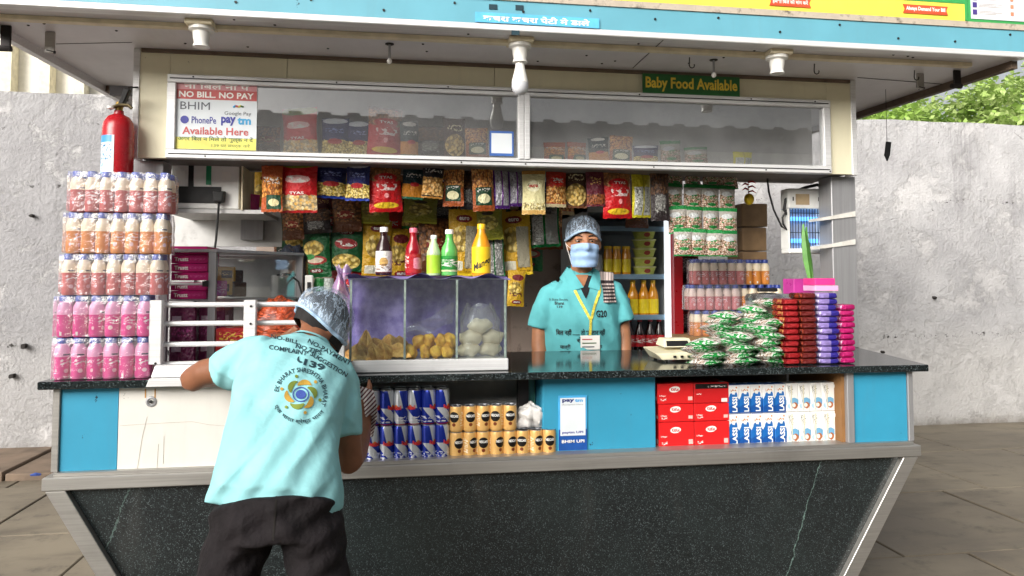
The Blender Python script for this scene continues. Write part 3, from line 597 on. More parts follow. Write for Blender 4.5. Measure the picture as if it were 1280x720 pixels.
KIND = {
 'red': ('red snack packet with white logo', pack('packet_red', R_, [('band', .9, 1, S('#a80f14')), ('ell', .5, .93, .5, .10, S('#7c8a22')), ('snack', .02, .34, SNB, SNA, 13), ('ell', .5, .36, .24, .05, R_), ('ell', .5, .62, .34, .075, S('#e6b8b4')), ('scrib', .2, .8, .56, .69, Wh, 5), ('band', 0, .045, S('#a80f14'))])),
 'rednut': ('red peanut packet with nutty brown top', pack('packet_rednut', R_, [('snack', .62, .96, NUB, NUA, 16), ('ell', .5, .68, .36, .09, R_), ('ell', .5, .13, .38, .06, S('#e9c22a')), ('scrib', .2, .85, .42, .58, S('#f0d8d4'), 4), ('ell', .5, .32, .07, .05, S('#f0a0a0')), ('band', .96, 1, BRN)])),
 'navy': ('dark blue mixture packet with yellow snack picture', pack('packet_navy', NAV, [('ell', .5, .92, .45, .08, S('#d5d9e0')), ('snack', .07, .42, S('#e2c04a'), S('#f4e3a0'), 15), ('ell', .52, .38, .28, .07, S('#b01a22')), ('scrib', .15, .85, .6, .72, S('#8e9ad0'), 6), ('band', 0, .05, S('#1e3fa8'))])),
 'orange': ('orange crunchy snack packet with green label', pack('packet_orange', S('#b5521d'), [('snack', .3, .75, ORG, S('#f3b65a'), 12), ('box', .25, .95, .06, .36, S('#1c4a30')), ('ell', .6, .2, .25, .08, S('#e8dca6')), ('scrib', .1, .9, .6, .75, Wh, 6)])),
 'teal': ('dark teal and orange packet', pack('packet_teal', S('#0b3138'), [('ell', .5, .92, .35, .07, Wh), ('box', 0, 1, .06, .42, S('#d98b22')), ('ell', .55, .4, .22, .06, R_), ('scrib', .15, .85, .6, .72, Wh, 7), ('band', 0, .06, S('#2f7a5c'))])),
 'rings': ('black packet with fried ring picture', pack('packet_rings', Bk, [('snack', .08, .62, S('#e9a648'), S('#f7d290'), 9), ('scrib', .1, .9, .74, .86, Wh, 6), ('band', 0, .05, S('#c78a3a'))])),
 'sticks': ('brown sticks packet with green window label', pack('packet_sticks', S('#9a4a1a'), [('snack', .45, 1, S('#c9762c'), S('#f0bb70'), 14), ('box', .12, .88, .12, .5, S('#0f3f28')), ('ell', .5, .26, .3, .1, S('#e6e0b4')), ('scrib', .2, .8, .4, .48, Wh, 8)])),
 'silver': ('silver packet back with purple edges', pack('packet_silver', S('#b4b2ba'), [('box', 0, .09, 0, 1, PUR), ('box', .91, 1, 0, 1, PUR), ('box', .46, .55, 0, 1, S('#6e2c8a')), ('band', 0, .08, PUR), ('scrib', .12, .44, .15, .9, S('#86848e'), 12), ('scrib', .58, .88, .15, .9, S('#86848e'), 12)], .22, .5)),
 'silvergreen': ('silver packet back with green edges', pack('packet_silvergreen', S('#9b9a96'), [('box', 0, .06, 0, 1, G_), ('box', .94, 1, 0, 1, G_), ('box', .46, .54, 0, 1, S('#1d5a2c')), ('band', 0, .07, G_), ('scrib', .1, .44, .1, .9, S('#6d6c68'), 12)], .25, .5)),
 'cream': ('pale cream yellow packet', pack('packet_cream', S('#d7cf9c'), [('band', .86, 1, S('#c08a3c')), ('ell', .5, .6, .3, .12, S('#e9e4c0')), ('scrib', .2, .8, .55, .66, S('#7c7a3c'), 7), ('band', 0, .09, S('#c9a05a')), ('snack', .1, .24, S('#cbb870'), S('#efe6b8'), 14)])),
 'chipsbrown': ('brown wafer packet with round chip picture', pack('packet_chipsbrown', S('#4a2a18'), [('ells', .5, .32, .45, .27, S('#e3b64e'), S('#f3d98e'), 9), ('scrib', .15, .85, .66, .82, S('#e8d9b0'), 6), ('band', 0, .05, BRN)])),
 'redorange': ('red and orange masala packet', pack('packet_redorange', S('#b3301c'), [('snack', .1, .5, S('#e08a2a'), S('#f4cf8a'), 13), ('ell', .5, .66, .38, .12, S('#d8261c')), ('scrib', .2, .8, .6, .72, Wh, 6), ('band', 0, .08, S('#d8c9a0'))])),
 'maroon': ('dark maroon packet', pack('packet_maroon', MAR, [('scrib', .2, .8, .55, .75, S('#c9a25a'), 6), ('snack', .05, .3, NUA, S('#a8612f'), 14)])),
 'yellowback': ('yellow packet back with silver print panel', pack('packet_yellowback', S('#d9cf2a'), [('box', .08, .92, .05, .62, S('#c6c8c0')), ('box', .46, .54, 0, 1, S('#b8b02a')), ('scrib', .12, .44, .1, .58, S('#77786e'), 11), ('scrib', .58, .9, .1, .58, S('#77786e'), 11)], .3, .3)),
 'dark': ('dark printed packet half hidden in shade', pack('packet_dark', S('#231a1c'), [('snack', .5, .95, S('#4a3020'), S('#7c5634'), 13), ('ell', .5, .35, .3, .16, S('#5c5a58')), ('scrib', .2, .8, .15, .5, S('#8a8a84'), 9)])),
 'green': ('green potato chips packet', pack('packet_green', S('#0e5a2c'), [('ells', .42, .62, .4, .16, CHA, CHB, 8), ('ell', .55, .36, .36, .09, S('#a8322c')), ('ell', .5, .36, .30, .055, S('#d9c8b0')), ('ell', .5, .14, .24, .05, S('#7a1420')), ('ell', .3, .44, .2, .06, S('#2d8a3c'))])),
 'greenchip': ('green chips packet with chips at bottom', pack('packet_greenchip', S('#14502a'), [('ells', .52, .22, .42, .17, CHA, CHB, 8), ('ell', .5, .62, .34, .12, S('#9c2a2c')), ('ell', .5, .88, .22, .05, S('#6e1420')), ('scrib', .2, .8, .56, .68, Wh, 5)])),
 'yellow': ('yellow chips packet', pack('packet_yellow', S('#c89a16'), [('ells', .42, .55, .34, .2, S('#d9b23a'), S('#efd884'), 8), ('ell', .5, .86, .26, .06, S('#7a1a20')), ('box', .08, .5, .08, .22, S('#d9d4c0')), ('scrib', .55, .95, .06, .5, S('#5a4a1a'), 11), ('box', .56, .94, .12, .75, S('#a9a08a')), ('band', 0, .04, S('#e8c62a'))])),
 'yellowred': ('golden chips packet with dark red oval', pack('packet_yellowred', S('#c79c1e'), [('ells', .4, .5, .38, .18, S('#d6b040'), S('#ecd27a'), 8), ('ell', .55, .8, .34, .09, S('#6e1a20')), ('ell', .55, .12, .28, .06, S('#8a1a24')), ('scrib', .1, .9, .28, .4, S('#5a1a1a'), 6)])),
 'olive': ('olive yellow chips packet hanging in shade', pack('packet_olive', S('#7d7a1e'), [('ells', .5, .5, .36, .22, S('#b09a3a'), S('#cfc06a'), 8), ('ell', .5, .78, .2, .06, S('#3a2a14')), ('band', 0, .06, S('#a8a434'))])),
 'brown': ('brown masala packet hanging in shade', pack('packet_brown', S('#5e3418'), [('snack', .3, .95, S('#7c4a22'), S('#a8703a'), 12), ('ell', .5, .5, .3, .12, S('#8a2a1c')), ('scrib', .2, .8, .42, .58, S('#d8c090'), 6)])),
 'purple': ('purple snack packet', pack('packet_purple', S('#4a2266'), [('ells', .5, .35, .4, .2, CHA, CHB, 8), ('ell', .5, .7, .34, .1, S('#d8d0e0'))])),
 'nuts': ('clear peanut packet with green bands', pack('packet_nuts', S('#a8a49c'), [('snack', 0, .62, S('#b78a68'), S('#e6dcd0'), 17), ('band', .86, 1, S('#15803a')), ('band', 0, .05, S('#15803a')), ('ell', .52, .26, .26, .06, S('#1a7a34')), ('ell', .38, .66, .30, .10, S('#bfc2c2')), ('scrib', .1, .9, .42, .6, S('#1f7a3a'), 5)], .2, .1)),
}
PRN = {'red': [('TYAS', .3, .7, .335, .385, INKW)], 'rednut': [('TYAS', .3, .7, .655, .71, INKW)],
       'green': [('euro', .34, .66, .115, .165, INKW)], 'yellow': [('euro', .34, .66, .835, .885, INKW)],
       'greenchip': [('euro', .34, .66, .855, .9, INKW)], 'yellowred': [('euro', .36, .74, .095, .145, INKW)], 'cream': [('euro', .3, .7, .57, .63, INKR)], 'redorange': [('TYAS', .3, .7, .64, .70, INKW)]}
_pp = {}
def packet(kind, px0, px1, py0, py1, Y, label, group, yaw=None, seed=None, tilt=0., thick=.42, flip=False):
    a, c_ = P(px0, (py0+py1)/2, Y), P(px1, (py0+py1)/2, Y); mx = (px0+px1)/2
    z1, z0 = P(mx, py0, Y).z, P(mx, py1, Y).z; w_ = c_.x-a.x; h_ = z1-z0
    sd_ = random.randrange(4) if seed is None else seed
    o = bpy.data.objects.new('snack_packet', pillow_mesh(sd_, KIND[kind][1])); COL.objects.link(o)
    o.location = ((a.x+c_.x)/2, Y, (z0+z1)/2); o.scale = (w_*1.04, min(.085, w_*thick), h_)
    o.rotation_euler = (tilt, random.uniform(-.06, .06) if not flip else PI, random.uniform(-.32, .32) if yaw is None else yaw)
    for tx in PRN.get(kind, ()):
        k = (tx[0], kind, sd_)
        if k not in _pp: _pp[k] = pk_print(*tx[:5], tx[5], sd_)
        part('print', _pp[k], o)
    return tag(o, label, 'snack packet', group)
random.seed(21)
FR = [('orange', 327, 353, 207, 265), ('red', 350, 397, 200, 266), ('navy', 394, 433, 202, 248), ('navy', 432, 463, 203, 251), ('rednut', 461, 502, 203, 265), ('teal', 503, 530, 205, 249),
      ('rings', 528, 554, 206, 248), ('sticks', 554, 580, 206, 258), ('dark', 576, 594, 212, 262), ('sticks', 590, 617, 205, 264), ('silver', 616, 637, 208, 261), ('silver', 635, 656, 208, 258), ('cream', 653, 681, 210, 268), ('redorange', 682, 708, 209, 259),
      ('chipsbrown', 706, 734, 209, 260), ('maroon', 733, 755, 209, 258), ('rednut', 751, 791, 209, 273), ('yellowback', 788, 815, 211, 272), ('dark', 813, 836, 211, 276)]
WORDS = ['beside the white electrical box', 'hanging left of the dark blue packets', 'right of the big red packet', 'left of the red peanut packet', 'above the dark syrup bottle', 'above the red bottle', 'above the pale green bottle', 'between ring packet and shaded packet',
         'left of the silver backs', 'above the mango bottle', 'left one of the silver pair', 'right one of the silver pair', 'above the brown door panel', 'above the hanging silver-green packet', 'just left of the attendant head', 'directly above the attendant hair net', 'above the lit fridge', 'right of the second red peanut packet', 'left of the hanging peanut strips']
for i, ((k, a, c_, d, e), wd) in enumerate(zip(FR, WORDS)):
    packet(k, a, c_, d, e, 3.42+.03*(i % 3), KIND[k][0]+', '+wd, 'snack packets hanging in the front row')
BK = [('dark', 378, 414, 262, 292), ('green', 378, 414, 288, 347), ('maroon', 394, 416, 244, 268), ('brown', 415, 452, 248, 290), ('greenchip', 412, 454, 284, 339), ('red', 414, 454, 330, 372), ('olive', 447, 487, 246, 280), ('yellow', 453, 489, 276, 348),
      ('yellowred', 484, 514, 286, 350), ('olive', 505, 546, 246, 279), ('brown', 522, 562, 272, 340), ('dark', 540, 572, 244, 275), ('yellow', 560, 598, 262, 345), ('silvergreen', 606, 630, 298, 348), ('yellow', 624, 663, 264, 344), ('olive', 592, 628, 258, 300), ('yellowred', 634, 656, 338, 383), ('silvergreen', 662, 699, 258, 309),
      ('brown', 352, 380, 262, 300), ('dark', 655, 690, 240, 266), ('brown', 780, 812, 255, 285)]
for i, (k, a, c_, d, e) in enumerate(BK):
    col = a//40; packet(k, a, c_, d, e, 3.74+.05*(i % 3), KIND[k][0]+', second row, '+['upper left of the dark syrup bottle', 'beside the black bag', 'tucked under the dark blue packets', 'under the gap between blue packets', 'left of the dark syrup bottle', 'half hidden by the man\'s hair net', 'above the dark syrup bottle', 'behind the dark syrup bottle', 'between dark and red bottles', 'above the red bottle', 'behind the pale green bottle', 'behind the sprite green bottle top', 'left of the mango bottle', 'right of the mango bottle', 'at the edge of the brown door', 'above the mango bottle', 'hanging lowest beside the glass case', 'alone on the brown door', 'left of the green chips', 'above the lone silver packet', 'above the fridge jars'][i], 'snack packets hanging in the second row')
random.seed(78)
for i, (k, a, d) in enumerate((('greenchip', 352, 262), ('maroon', 372, 246), ('yellow', 433, 256), ('redorange', 470, 262), ('green', 498, 258), ('yellowred', 545, 262), ('olive', 578, 256), ('yellow', 598, 262), ('sticks', 640, 262), ('greenchip', 400, 258))):
    packet(k, a, a+34, d, d+50, 3.88, KIND[k][0].split(' with')[0].split(' hanging')[0]+f' filling the gap below the front row, {ORD[i]} of ten', 'packets filling the gaps')
random.seed(77)
for i in range(30):
    k = random.choice(['brown', 'maroon', 'yellow', 'olive', 'dark', 'navy', 'redorange', 'sticks', 'greenchip', 'orange', 'green', 'red', 'yellowred', 'yellow']); cx = 338+12.4*i+random.uniform(-5, 5); py = 216+(i % 3)*30+random.uniform(-5, 8)
    if 698 < cx < 752: py = 206+random.uniform(0, 6)
    packet(k, cx-18, cx+18, py, py+random.uniform(48, 60), 3.92+.04*(i % 3), KIND[k][0].split(' with')[0].split(' hanging')[0].split(' half')[0]+f' behind the front rows, {ORD[i % 15]} in {"left" if i < 15 else "right"} half', 'packets hanging behind the front rows')
# packets standing on the shelf behind the upper panes
UP = [('brown', 322, 350, 158, 192), ('red', 352, 398, 135, 196), ('navy', 402, 436, 148, 196), ('navy', 434, 462, 152, 196), ('rednut', 460, 502, 135, 196), ('teal', 500, 524, 152, 196), ('dark', 522, 556, 158, 196), ('chipsbrown', 554, 582, 148, 198), ('sticks', 582, 610, 160, 198),
      ('orange', 680, 706, 178, 203), ('orange', 708, 734, 178, 203), ('teal', 736, 760, 172, 204), ('sticks', 762, 790, 170, 205), ('navy', 792, 822, 182, 206), ('nuts', 826, 850, 176, 207), ('nuts', 856, 884, 184, 208), ('yellowback', 916, 940, 190, 210)]
random.seed(4)
for i, (k, a, c_, d, e) in enumerate(UP):
    packet(k, a, c_, d, e, 3.38, KIND[k][0]+' behind the '+('left' if i < 9 else 'right')+' upper pane, '+ORD[i if i < 9 else i-9]+' from left', 'packets behind the upper panes')
# peanut packets hanging in strips at right
random.seed(11)
for r_, (y0, y1, xs) in enumerate((((212, 240), ) + ([833, 855, 878, 898],), ((236, 276),) + ([832, 856, 878, 898],), ((272, 318),) + ([843, 858, 878, 899],))if False else ((206, 236, [833, 855, 878, 899]), (229, 264, [832, 855, 877, 898]), (257, 292, [836, 857, 878, 899]), (285, 320, [843, 860, 880, 901]))):
    for c_, x in enumerate(xs):
        packet('nuts', x, x+22, y0+c_, y1+c_*.3, 3.50-.02*r_, 'clear peanut packet with green band, '+['top', 'upper middle', 'lower middle', 'bottom'][r_]+' of hanging strip '+['one', 'two', 'three', 'four'][c_]+' from left', 'hanging peanut strips', thick=.35)
# ================================================================== flavoured milk bottles
def milk(name, sh, lb):
    return pack(name, lb, [('band', .62, 1, sh), ('ell', .12, .24, .05, .055, S('#e6c4cc')), ('box', .05, .2, .66, .70, S('#2a2440')), ('scrib', 0, .3, .36, .56, S('#eadde0'), 7), ('ell', .62, .26, .05, .06, S('#e2c4c4')), ('scrib', .5, .9, .36, .58, S('#efe2e2'), 8), ('box', .32, .37, .05, .15, Wh), ('ell', .9, .25, .03, .05, S('#e6c0c8'))], .28, 0, .004, 0, 2)
MK = {'pink': ('hot pink', milk('milk_pink', S('#e6a4c6'), S('#d42a86'))), 'rose': ('dusty rose', milk('milk_rose', S('#ecdcc2'), S('#c0605c'))), 'amber': ('amber orange', milk('milk_amber', S('#efe0c4'), S('#d98a3c'))), 'straw': ('pale pink', milk('milk_straw', S('#ecd9cc'), S('#c97a7c')))}
CAPB = mat('blue_cap', S('#3b4fa0'), .35)
bp = [(.0, .001), (.022, 0), (.0255, .004), (.0262, .012), (.0258, .05), (.0245, .06), (.0258, .07), (.0262, .098), (.024, .110), (.0175, .123), (.0165, .128)]
cp = [(.0185, .126), (.0188, .129), (.0188, .144), (.017, .147), (0, .147)]
_mb = {k: MB().lathe(bp, 14).mesh('milk_bottle', v[1], smooth=True) for k, v in MK.items()}; _mc = MB().lathe(cp, 12).mesh('cap', CAPB, smooth=True)
def bottle(kind, x, y, z, s, rz, label, group):
    o = bpy.data.objects.new('milk_bottle', _mb[kind]); COL.objects.link(o); o.location = (x, y, z); o.scale = (s, s, s*1.0); o.rotation_euler = (0, 0, rz)
    part('cap', _mc, o); return tag(o, label, 'milk bottle', group)
def wrap(x0, x1, y0, y1, z0, z1, label, seed):
    rn = random.Random(seed); ph = [rn.uniform(0, 6) for _ in range(4)]
    m = MB(); n = 40
    def sideq(u, v):
        per = 2*(x1-x0)+2*(y1-y0); d = (u*per) % per
        if d < x1-x0: p = V((x0+d, y0, 0)); nn = V((0, -1, 0))
        elif d < x1-x0+y1-y0: p = V((x1, y0+d-(x1-x0), 0)); nn = V((1, 0, 0))
        elif d < 2*(x1-x0)+y1-y0: p = V((x1-(d-(x1-x0)-(y1-y0)), y1, 0)); nn = V((0, 1, 0))
        else: p = V((x0, y1-(d-2*(x1-x0)-(y1-y0)), 0)); nn = V((-1, 0, 0))
        z = z0+(z1-z0)*v; k = -.006*(v > .93)*1+.002*math.sin(d*117+ph[0])+.0015*math.sin(z*140+d*60+ph[1])
        return p+nn*(k+.0015)+V((0, 0, z))
    m.grid(sideq, 64, 8); o = m.build('shrink_wrap', SHRINK, loc=((x0+x1)/2, (y0+y1)/2, z0), smooth=True, ang=180); return tag(o, label, 'film', 'clear film round the bottle packs')
TH = (P(140, 215.5, 2.69).z-ZC)/5; bs = TH/.149
TN = ['bottom', 'second', 'middle', 'fourth', 'top']
random.seed(31)
for t_, (kind, pl, n) in enumerate((('pink', 64, 6), ('pink', 66.5, 6), ('rose', 73, 7), ('amber', 78.5, 7), ('rose', 84, 7))):
    z = ZC+.001+TH*t_; y = 2.655; x0 = P(pl, 475-52*t_-20, y).x; sp = (.0535 if t_ < 2 else .0495)*bs
    for j in range(2):
        for i in range(n):
            bottle(kind, x0+sp*(i+.5)+random.uniform(-.001, .001), y+sp*(j+.5), z, bs, random.choice((0, .5, 2.5, 3.9))+random.uniform(-.25, .25), f'{MK[kind][0]} flavoured milk bottle, {TN[t_]} tier of left stack, {"front" if j == 0 else "back"} row, {ORD[i]} from left', 'milk bottles in the left stack')
    for o in [o for o in COL.objects if o.name.startswith('milk_bottle') and abs(o.location.z-z) < 1e-4]: o.scale = (sp/.0535, sp/.0535, bs)
    wrap(x0, x0+sp*n, y-.001, y+sp*2, z+.002, z+TH*.97, f'clear shrink film round the {TN[t_]} tier of the left bottle stack', t_)
# right stack on the inner side counter
hb = 31.2; D0 = 3.80
random.seed(32)
zz0 = ZC
rows = [('amber', 3.78, 862, 6, 'straw', 0), ('straw', 3.80, 862, 8, 'rose', 1), ('rose', 3.78, 866, 6, 'amber', 2)]
for t_ in range(3):
    kA = ['amber', 'straw', 'rose'][t_]; kB = ['straw', 'amber', 'amber'][t_]; z = ZC+.028+.139*t_; s = .93; sp = .0535*s; x0 = P(868-6*(t_ == 1), 380, 3.80).x
    for j in range(2):
        for i in range(11 if t_ == 1 else 9):
            k = kA if i < 6 else kB
            bottle(k, x0+sp*(i+.5)+(.01 if i > 5 else 0), 3.80+sp*(j+.5)+(.02 if i > 5 else 0), z, s, random.choice((0, .5, 2.5, 3.9))+random.uniform(-.3, .3), f'{MK[k][0]} milk bottle, {["bottom", "middle", "top"][t_]} tier of right stack, {"front" if j == 0 else "back"} row, {ORD[i]} from left', 'milk bottles in the right stack')
    wrap(x0, x0+sp*6, 3.799, 3.80+sp*2, z+.002, z+.135, f'clear shrink film round left pack, {["bottom", "middle", "top"][t_]} tier of right bottle stack', t_+10)
MB().box(P(858, 420, 3.8).x, 2.16, 3.77, 4.1, ZC+.001, ZC+.027).build('tray', mat('carton_tray', S('#8c6a45'), .8), loc=(1.9, 3.9, ZC)); tag(bpy.data.objects['tray'], 'flat brown carton tray under the right milk bottles', 'tray')
CART = mat('wrapped_carton', S('#a98a66'), .35, var=.2, vs=9, bump=.6, bs=25)
ztop = ZC+.028+.139*3
for i in range(3):
    a, c_ = P(921, 300, 4.0).x, P(953, 300, 4.0).x; hh = .135 if i else .05
    z = [ztop, ztop+.052, ztop+.19][i]; o = MB().box(a+.01, c_+.008*(i == 2), 3.95, 4.15, z, z+hh-.003).build('wrapped_carton', CART, loc=((a+c_)/2, 4.05, z), bevel=.006); tag(o, 'brown carton in crinkled film, '+['lowest', 'middle', 'topmost'][i]+' of three on the milk bottles', 'carton', 'brown wrapped cartons')
# ================================================================== piles at the right of the counter
random.seed(41)
def lying(kind, x, y, z, w_, d_, t_, yaw, label, group, name='snack_packet', cat='snack packet'):
    o = bpy.data.objects.new(name, pillow_mesh(random.randrange(4), KIND[kind][1]) if kind in KIND else bar_mesh(random.randrange(4), BARM[kind])); COL.objects.link(o)
    o.rotation_euler = (-PI/2+random.uniform(-.12, .12)*(kind in KIND), random.uniform(-.10, .10)*(kind in KIND), yaw); o.location = (x, y, z); o.scale = (w_, t_, d_); return tag(o, label, cat, group)
KIND['nutpile'] = ('', pack('packet_nutpile', S('#d9d7d2'), [('snack', .25, .75, S('#c09a80'), S('#e8e2dc'), 16), ('band', -.2, .2, S('#1c9440')), ('band', .8, 1.2, S('#1c9440')), ('scrib', 0, 1, 0, 1, S('#eceae6'), 5), ('ell', .5, .5, .3, .12, S('#1a8438'))], .2, .1, .05, .6))
cols = [(882, 2.74, 4), (920, 2.73, 5), (960, 2.735, 7), (900, 2.85, 8), (936, 2.85, 9), (966, 2.86, 10)]
for ci, (px, y, n) in enumerate(cols):
    x = P(px, 440, y).x; th = .0245
    for k in range(n):
        lying('nutpile', x+random.uniform(-.034, .034), y+random.uniform(-.016, .016), ZC+.013+th*k, random.uniform(.115, .14), .105, .042, random.uniform(-.8, .8), f'peanut packet lying flat, {ORD[k]} from bottom of {["front left", "front middle", "front right", "back left", "back middle", "back right"][ci]} pile beside red bars', 'peanut packets piled on the counter')
BARM = {}
BARM = {'redbar': pack('foil_red', S('#8e1218'), [('band', .0, .12, S('#b02024')), ('ell', .5, .5, .3, .3, S('#a01a1e')), ('scrib', .1, .9, .3, .7, S('#c9824a'), 6)], .18, .35, foil=.6),
        'choco': pack('foil_redbrown', S('#6e1a16'), [('snack', .2, .8, S('#7e2a1c'), S('#a8442c'), 8), ('band', .88, 1, S('#c23a30'))], .18, .35, foil=.6),
        'violet': pack('foil_violet', S('#3a2f9c'), [('box', .5, 1, 0, 1, S('#9a86c8')), ('ell', .3, .5, .16, .3, S('#1f1a78')), ('scrib', .1, .9, .2, .8, S('#d6cdea'), 6)], .2, .3, foil=.5),
        'pinkbar': pack('foil_pink', S('#c2186e'), [('ell', .5, .5, .3, .3, S('#e0409a')), ('scrib', .1, .9, .2, .8, S('#f2c2dc'), 6)], .2, .3, foil=.5)}
for ci, (px, y, n, k, wd, dd, nm) in enumerate(((983, 2.735, 11, 'redbar', .068, .10, 'left red'), (1005, 2.735, 12, 'choco', .066, .10, 'right brownish red'), (1030, 2.73, 12, 'violet', .082, .09, 'violet'), (1053, 2.745, 10, 'pinkbar', .062, .09, 'hot pink'))):
    x = P(px, 440, y).x; th = .0232
    for j in range(n):
        o = lying(k, x+random.uniform(-.004, .004)+(.0 if ci < 2 else .0), y+random.uniform(-.006, .006), ZC+.013+th*j, wd*1.06, dd, .0236, random.uniform(-.09, .09), f'shiny {nm} wafer bar, {ORD[j]} from bottom of its column', 'chocolate bars stacked on the counter', 'wafer_bar', 'wafer bar')
px_ = mat('magenta_box', S('#b53a8e'), .3); pk_ = mat('pink_box', S('#d43a86'), .3); pw_ = mat('pale_pink_box', S('#e6a8cc'), .35)
for i, (a, c_, y, z0, z1, mt, nm) in enumerate(((986, 1012, 2.95, 350, 369, px_, 'dull magenta'), (1012, 1037, 2.80, 350, 358.5, pk_, 'hot pink'), (1012, 1041, 2.79, 359, 367, pw_, 'pale pink'))):
    zz = P(1012, z1, y).z; o = MB().box(P(a, z0, y).x, P(c_, z0, y).x, y-.04, y+.05, zz if i != 2 else ZC+.013+.0232*12-.006, P(1012, z0, y).z if i != 2 else ZC+.013+.0232*12+.016).build('sweet_box', mt, loc=(P(a, z0, y).x, y, zz), bevel=.002); tag(o, f'small {nm} sweet box on top of the bar columns', 'sweet box', 'sweet boxes on the bars')
    if i == 1: o.location.z = ZC+.013+.0232*12+.018
    if i == 0: o.location.z = ZC+.013+.0232*11+.002
# steel canister with black handle, cream scale, long green leaf
q = P(965, 372, 3.1); cn = thing('steel_canister', 'wide steel lidded pot with black handle behind the peanut pile', 'pot', (q.x-.02, 3.12, ZC))
MB().lathe([(0, 0), (.085, 0), (.088, .01), (.088, q.z-ZC-.01)], 28, (q.x-.02, 3.12, ZC), cap=False).build('body', STEEL, cn, smooth=True)
MB().lathe([(.09, 0), (.092, .012), (.08, .028), (.03, .034), (0, .034)], 28, (q.x-.02, 3.12, q.z-.012)).build('lid', m_alu('bright_steel', S('#c9c9cb'), .2, .95), cn, smooth=True)
MB().box(q.x-.06, q.x+.03, 3.10, 3.125, q.z+.026, q.z+.043).build('handle', BLACK, cn, bevel=.004)
q = P(1014, 350, 2.83); z_ = ZC+.013+.0232*12+.03; m = MB(); tip = P(1008, 283, 2.86)
lf = [V((P(1013, 352, 2.83).x, 2.83, z_)), P(1009, 325, 2.84), P(1006, 300, 2.86), P(1004, 280, 2.86)]
def leaf(off, ws):
    vs = []; fs = []
    for p_, w_ in zip(lf, ws): vs += [p_+V((off*1.0-w_, 0, 0)), p_+V((off, -.006, 0)), p_+V((off+w_, 0, 0))]
    vs += [p_+V((0, .004, 0)) for p_ in vs[:]]; n = 12
    for i in range(3):
        a = i*3
        fs += [(a, a+1, a+4, a+3), (a+1, a+2, a+5, a+4), (n+a+1, n+a, n+a+3, n+a+4), (n+a+2, n+a+1, n+a+4, n+a+5)]
    return vs, fs
pl = thing('green_leaf_sprig', 'long green leaf standing up behind the pink bars', 'leaf', (lf[0].x, 2.83, z_)); GL = mat('leaf_green', S('#4d8a2c'), .45, var=.25)
m = MB(); m.add(*leaf(0, [.006, .017, .014, .001])); m.build('blade', GL, pl, smooth=True); m = MB(); vs, fs = leaf(.012, [.004, .010, .008, .001]); m.add([v+V((.006, .008, -.012)) for v in vs], fs); m.build('blade', GL, pl, smooth=True)
sc_ = P(842, 445, 2.90); WS = thing('weighing_scale', 'small cream weighing scale beside the peanut pile', 'scale', (sc_.x, 2.92, ZC)); CRM = mat('cream_casing', S('#ddd6b8'), .4)
a, c_ = P(815, 440, 2.90).x, P(869, 440, 2.90).x
m = MB(); m.hexa([(a+.03, 2.86, ZC+.008), (c_, 2.86, ZC+.008), (c_, 3.02, ZC+.008), (a+.03, 3.02, ZC+.008), (a, 2.86, ZC+.035), (c_+.005, 2.86, ZC+.04), (c_+.005, 3.02, ZC+.055), (a, 3.02, ZC+.05)]); m.build('casing', CRM, WS, bevel=.006)
MB().hexa([(a+.05, 2.90, ZC+.055), (c_-.005, 2.90, ZC+.055), (c_-.005, 3.0, ZC+.06), (a+.05, 3.0, ZC+.06), (a+.06, 2.93, ZC+.09), (c_-.012, 2.93, ZC+.09), (c_-.012, 2.99, ZC+.09), (a+.06, 2.99, ZC+.09)]).build('display_hood', CRM, WS, bevel=.005)
MB().hexa([(a+.065, 2.903, ZC+.06), (c_-.02, 2.903, ZC+.06), (c_-.02, 2.93, ZC+.06), (a+.065, 2.93, ZC+.06), (a+.07, 2.926, ZC+.085), (c_-.025, 2.926, ZC+.085), (c_-.025, 2.95, ZC+.085), (a+.07, 2.95, ZC+.085)]).build('display', BLACK, WS)
for i in range(3): MB().box(a+.075+i*.03, a+.085+i*.03, 2.852, 2.862, ZC+.018, ZC+.026).build('port', BLACK, WS)
for i in range(4): MB().lathe([(.008, 0), (.008, .008)], 8, (a+.05+(i % 2)*.1, 2.88+(i//2)*.12, ZC)).build('foot', BLACK, WS)
# ================================================================== goods on the shelf under the counter
ALUC = m_alu('can_aluminium', S('#c9cbd0'), .25, .9); zs = ZL1+.0005
RB = pack('blue_silver_can', S('#c2c6cc'), [('diag', 2, .35, .5, 1.2, S('#1a2f92')), ('diag', 2, 1.35, -.2, .5, S('#1a2f92')), ('ell', .25, .5, .1, .055, S('#c22a34')), ('ell', .75, .5, .1, .055, S('#c22a34')), ('ell', .25, .55, .03, .05, S('#e0b02a')), ('ell', .75, .55, .03, .05, S('#e0b02a')), ('scrib', 0, 1, .08, .26, S('#d5d8e2'), 9), ('band', .02, .05, S('#b02430'))], .25, .45, .004, 0, 2)
NC = pack('beige_coffee_can', S('#dcae68'), [('ell', .25, .6, .115, .21, S('#15100e')), ('ell', .75, .6, .115, .21, S('#15100e')), ('ell', .25, .3, .04, .07, S('#7c3a1c')), ('ell', .75, .3, .04, .07, S('#7c3a1c')), ('scrib', .4, .6, .2, .8, S('#f0e2c8'), 8), ('scrib', .9, 1, .2, .8, S('#f0e2c8'), 8)], .35, .2, .004, 0, 2)
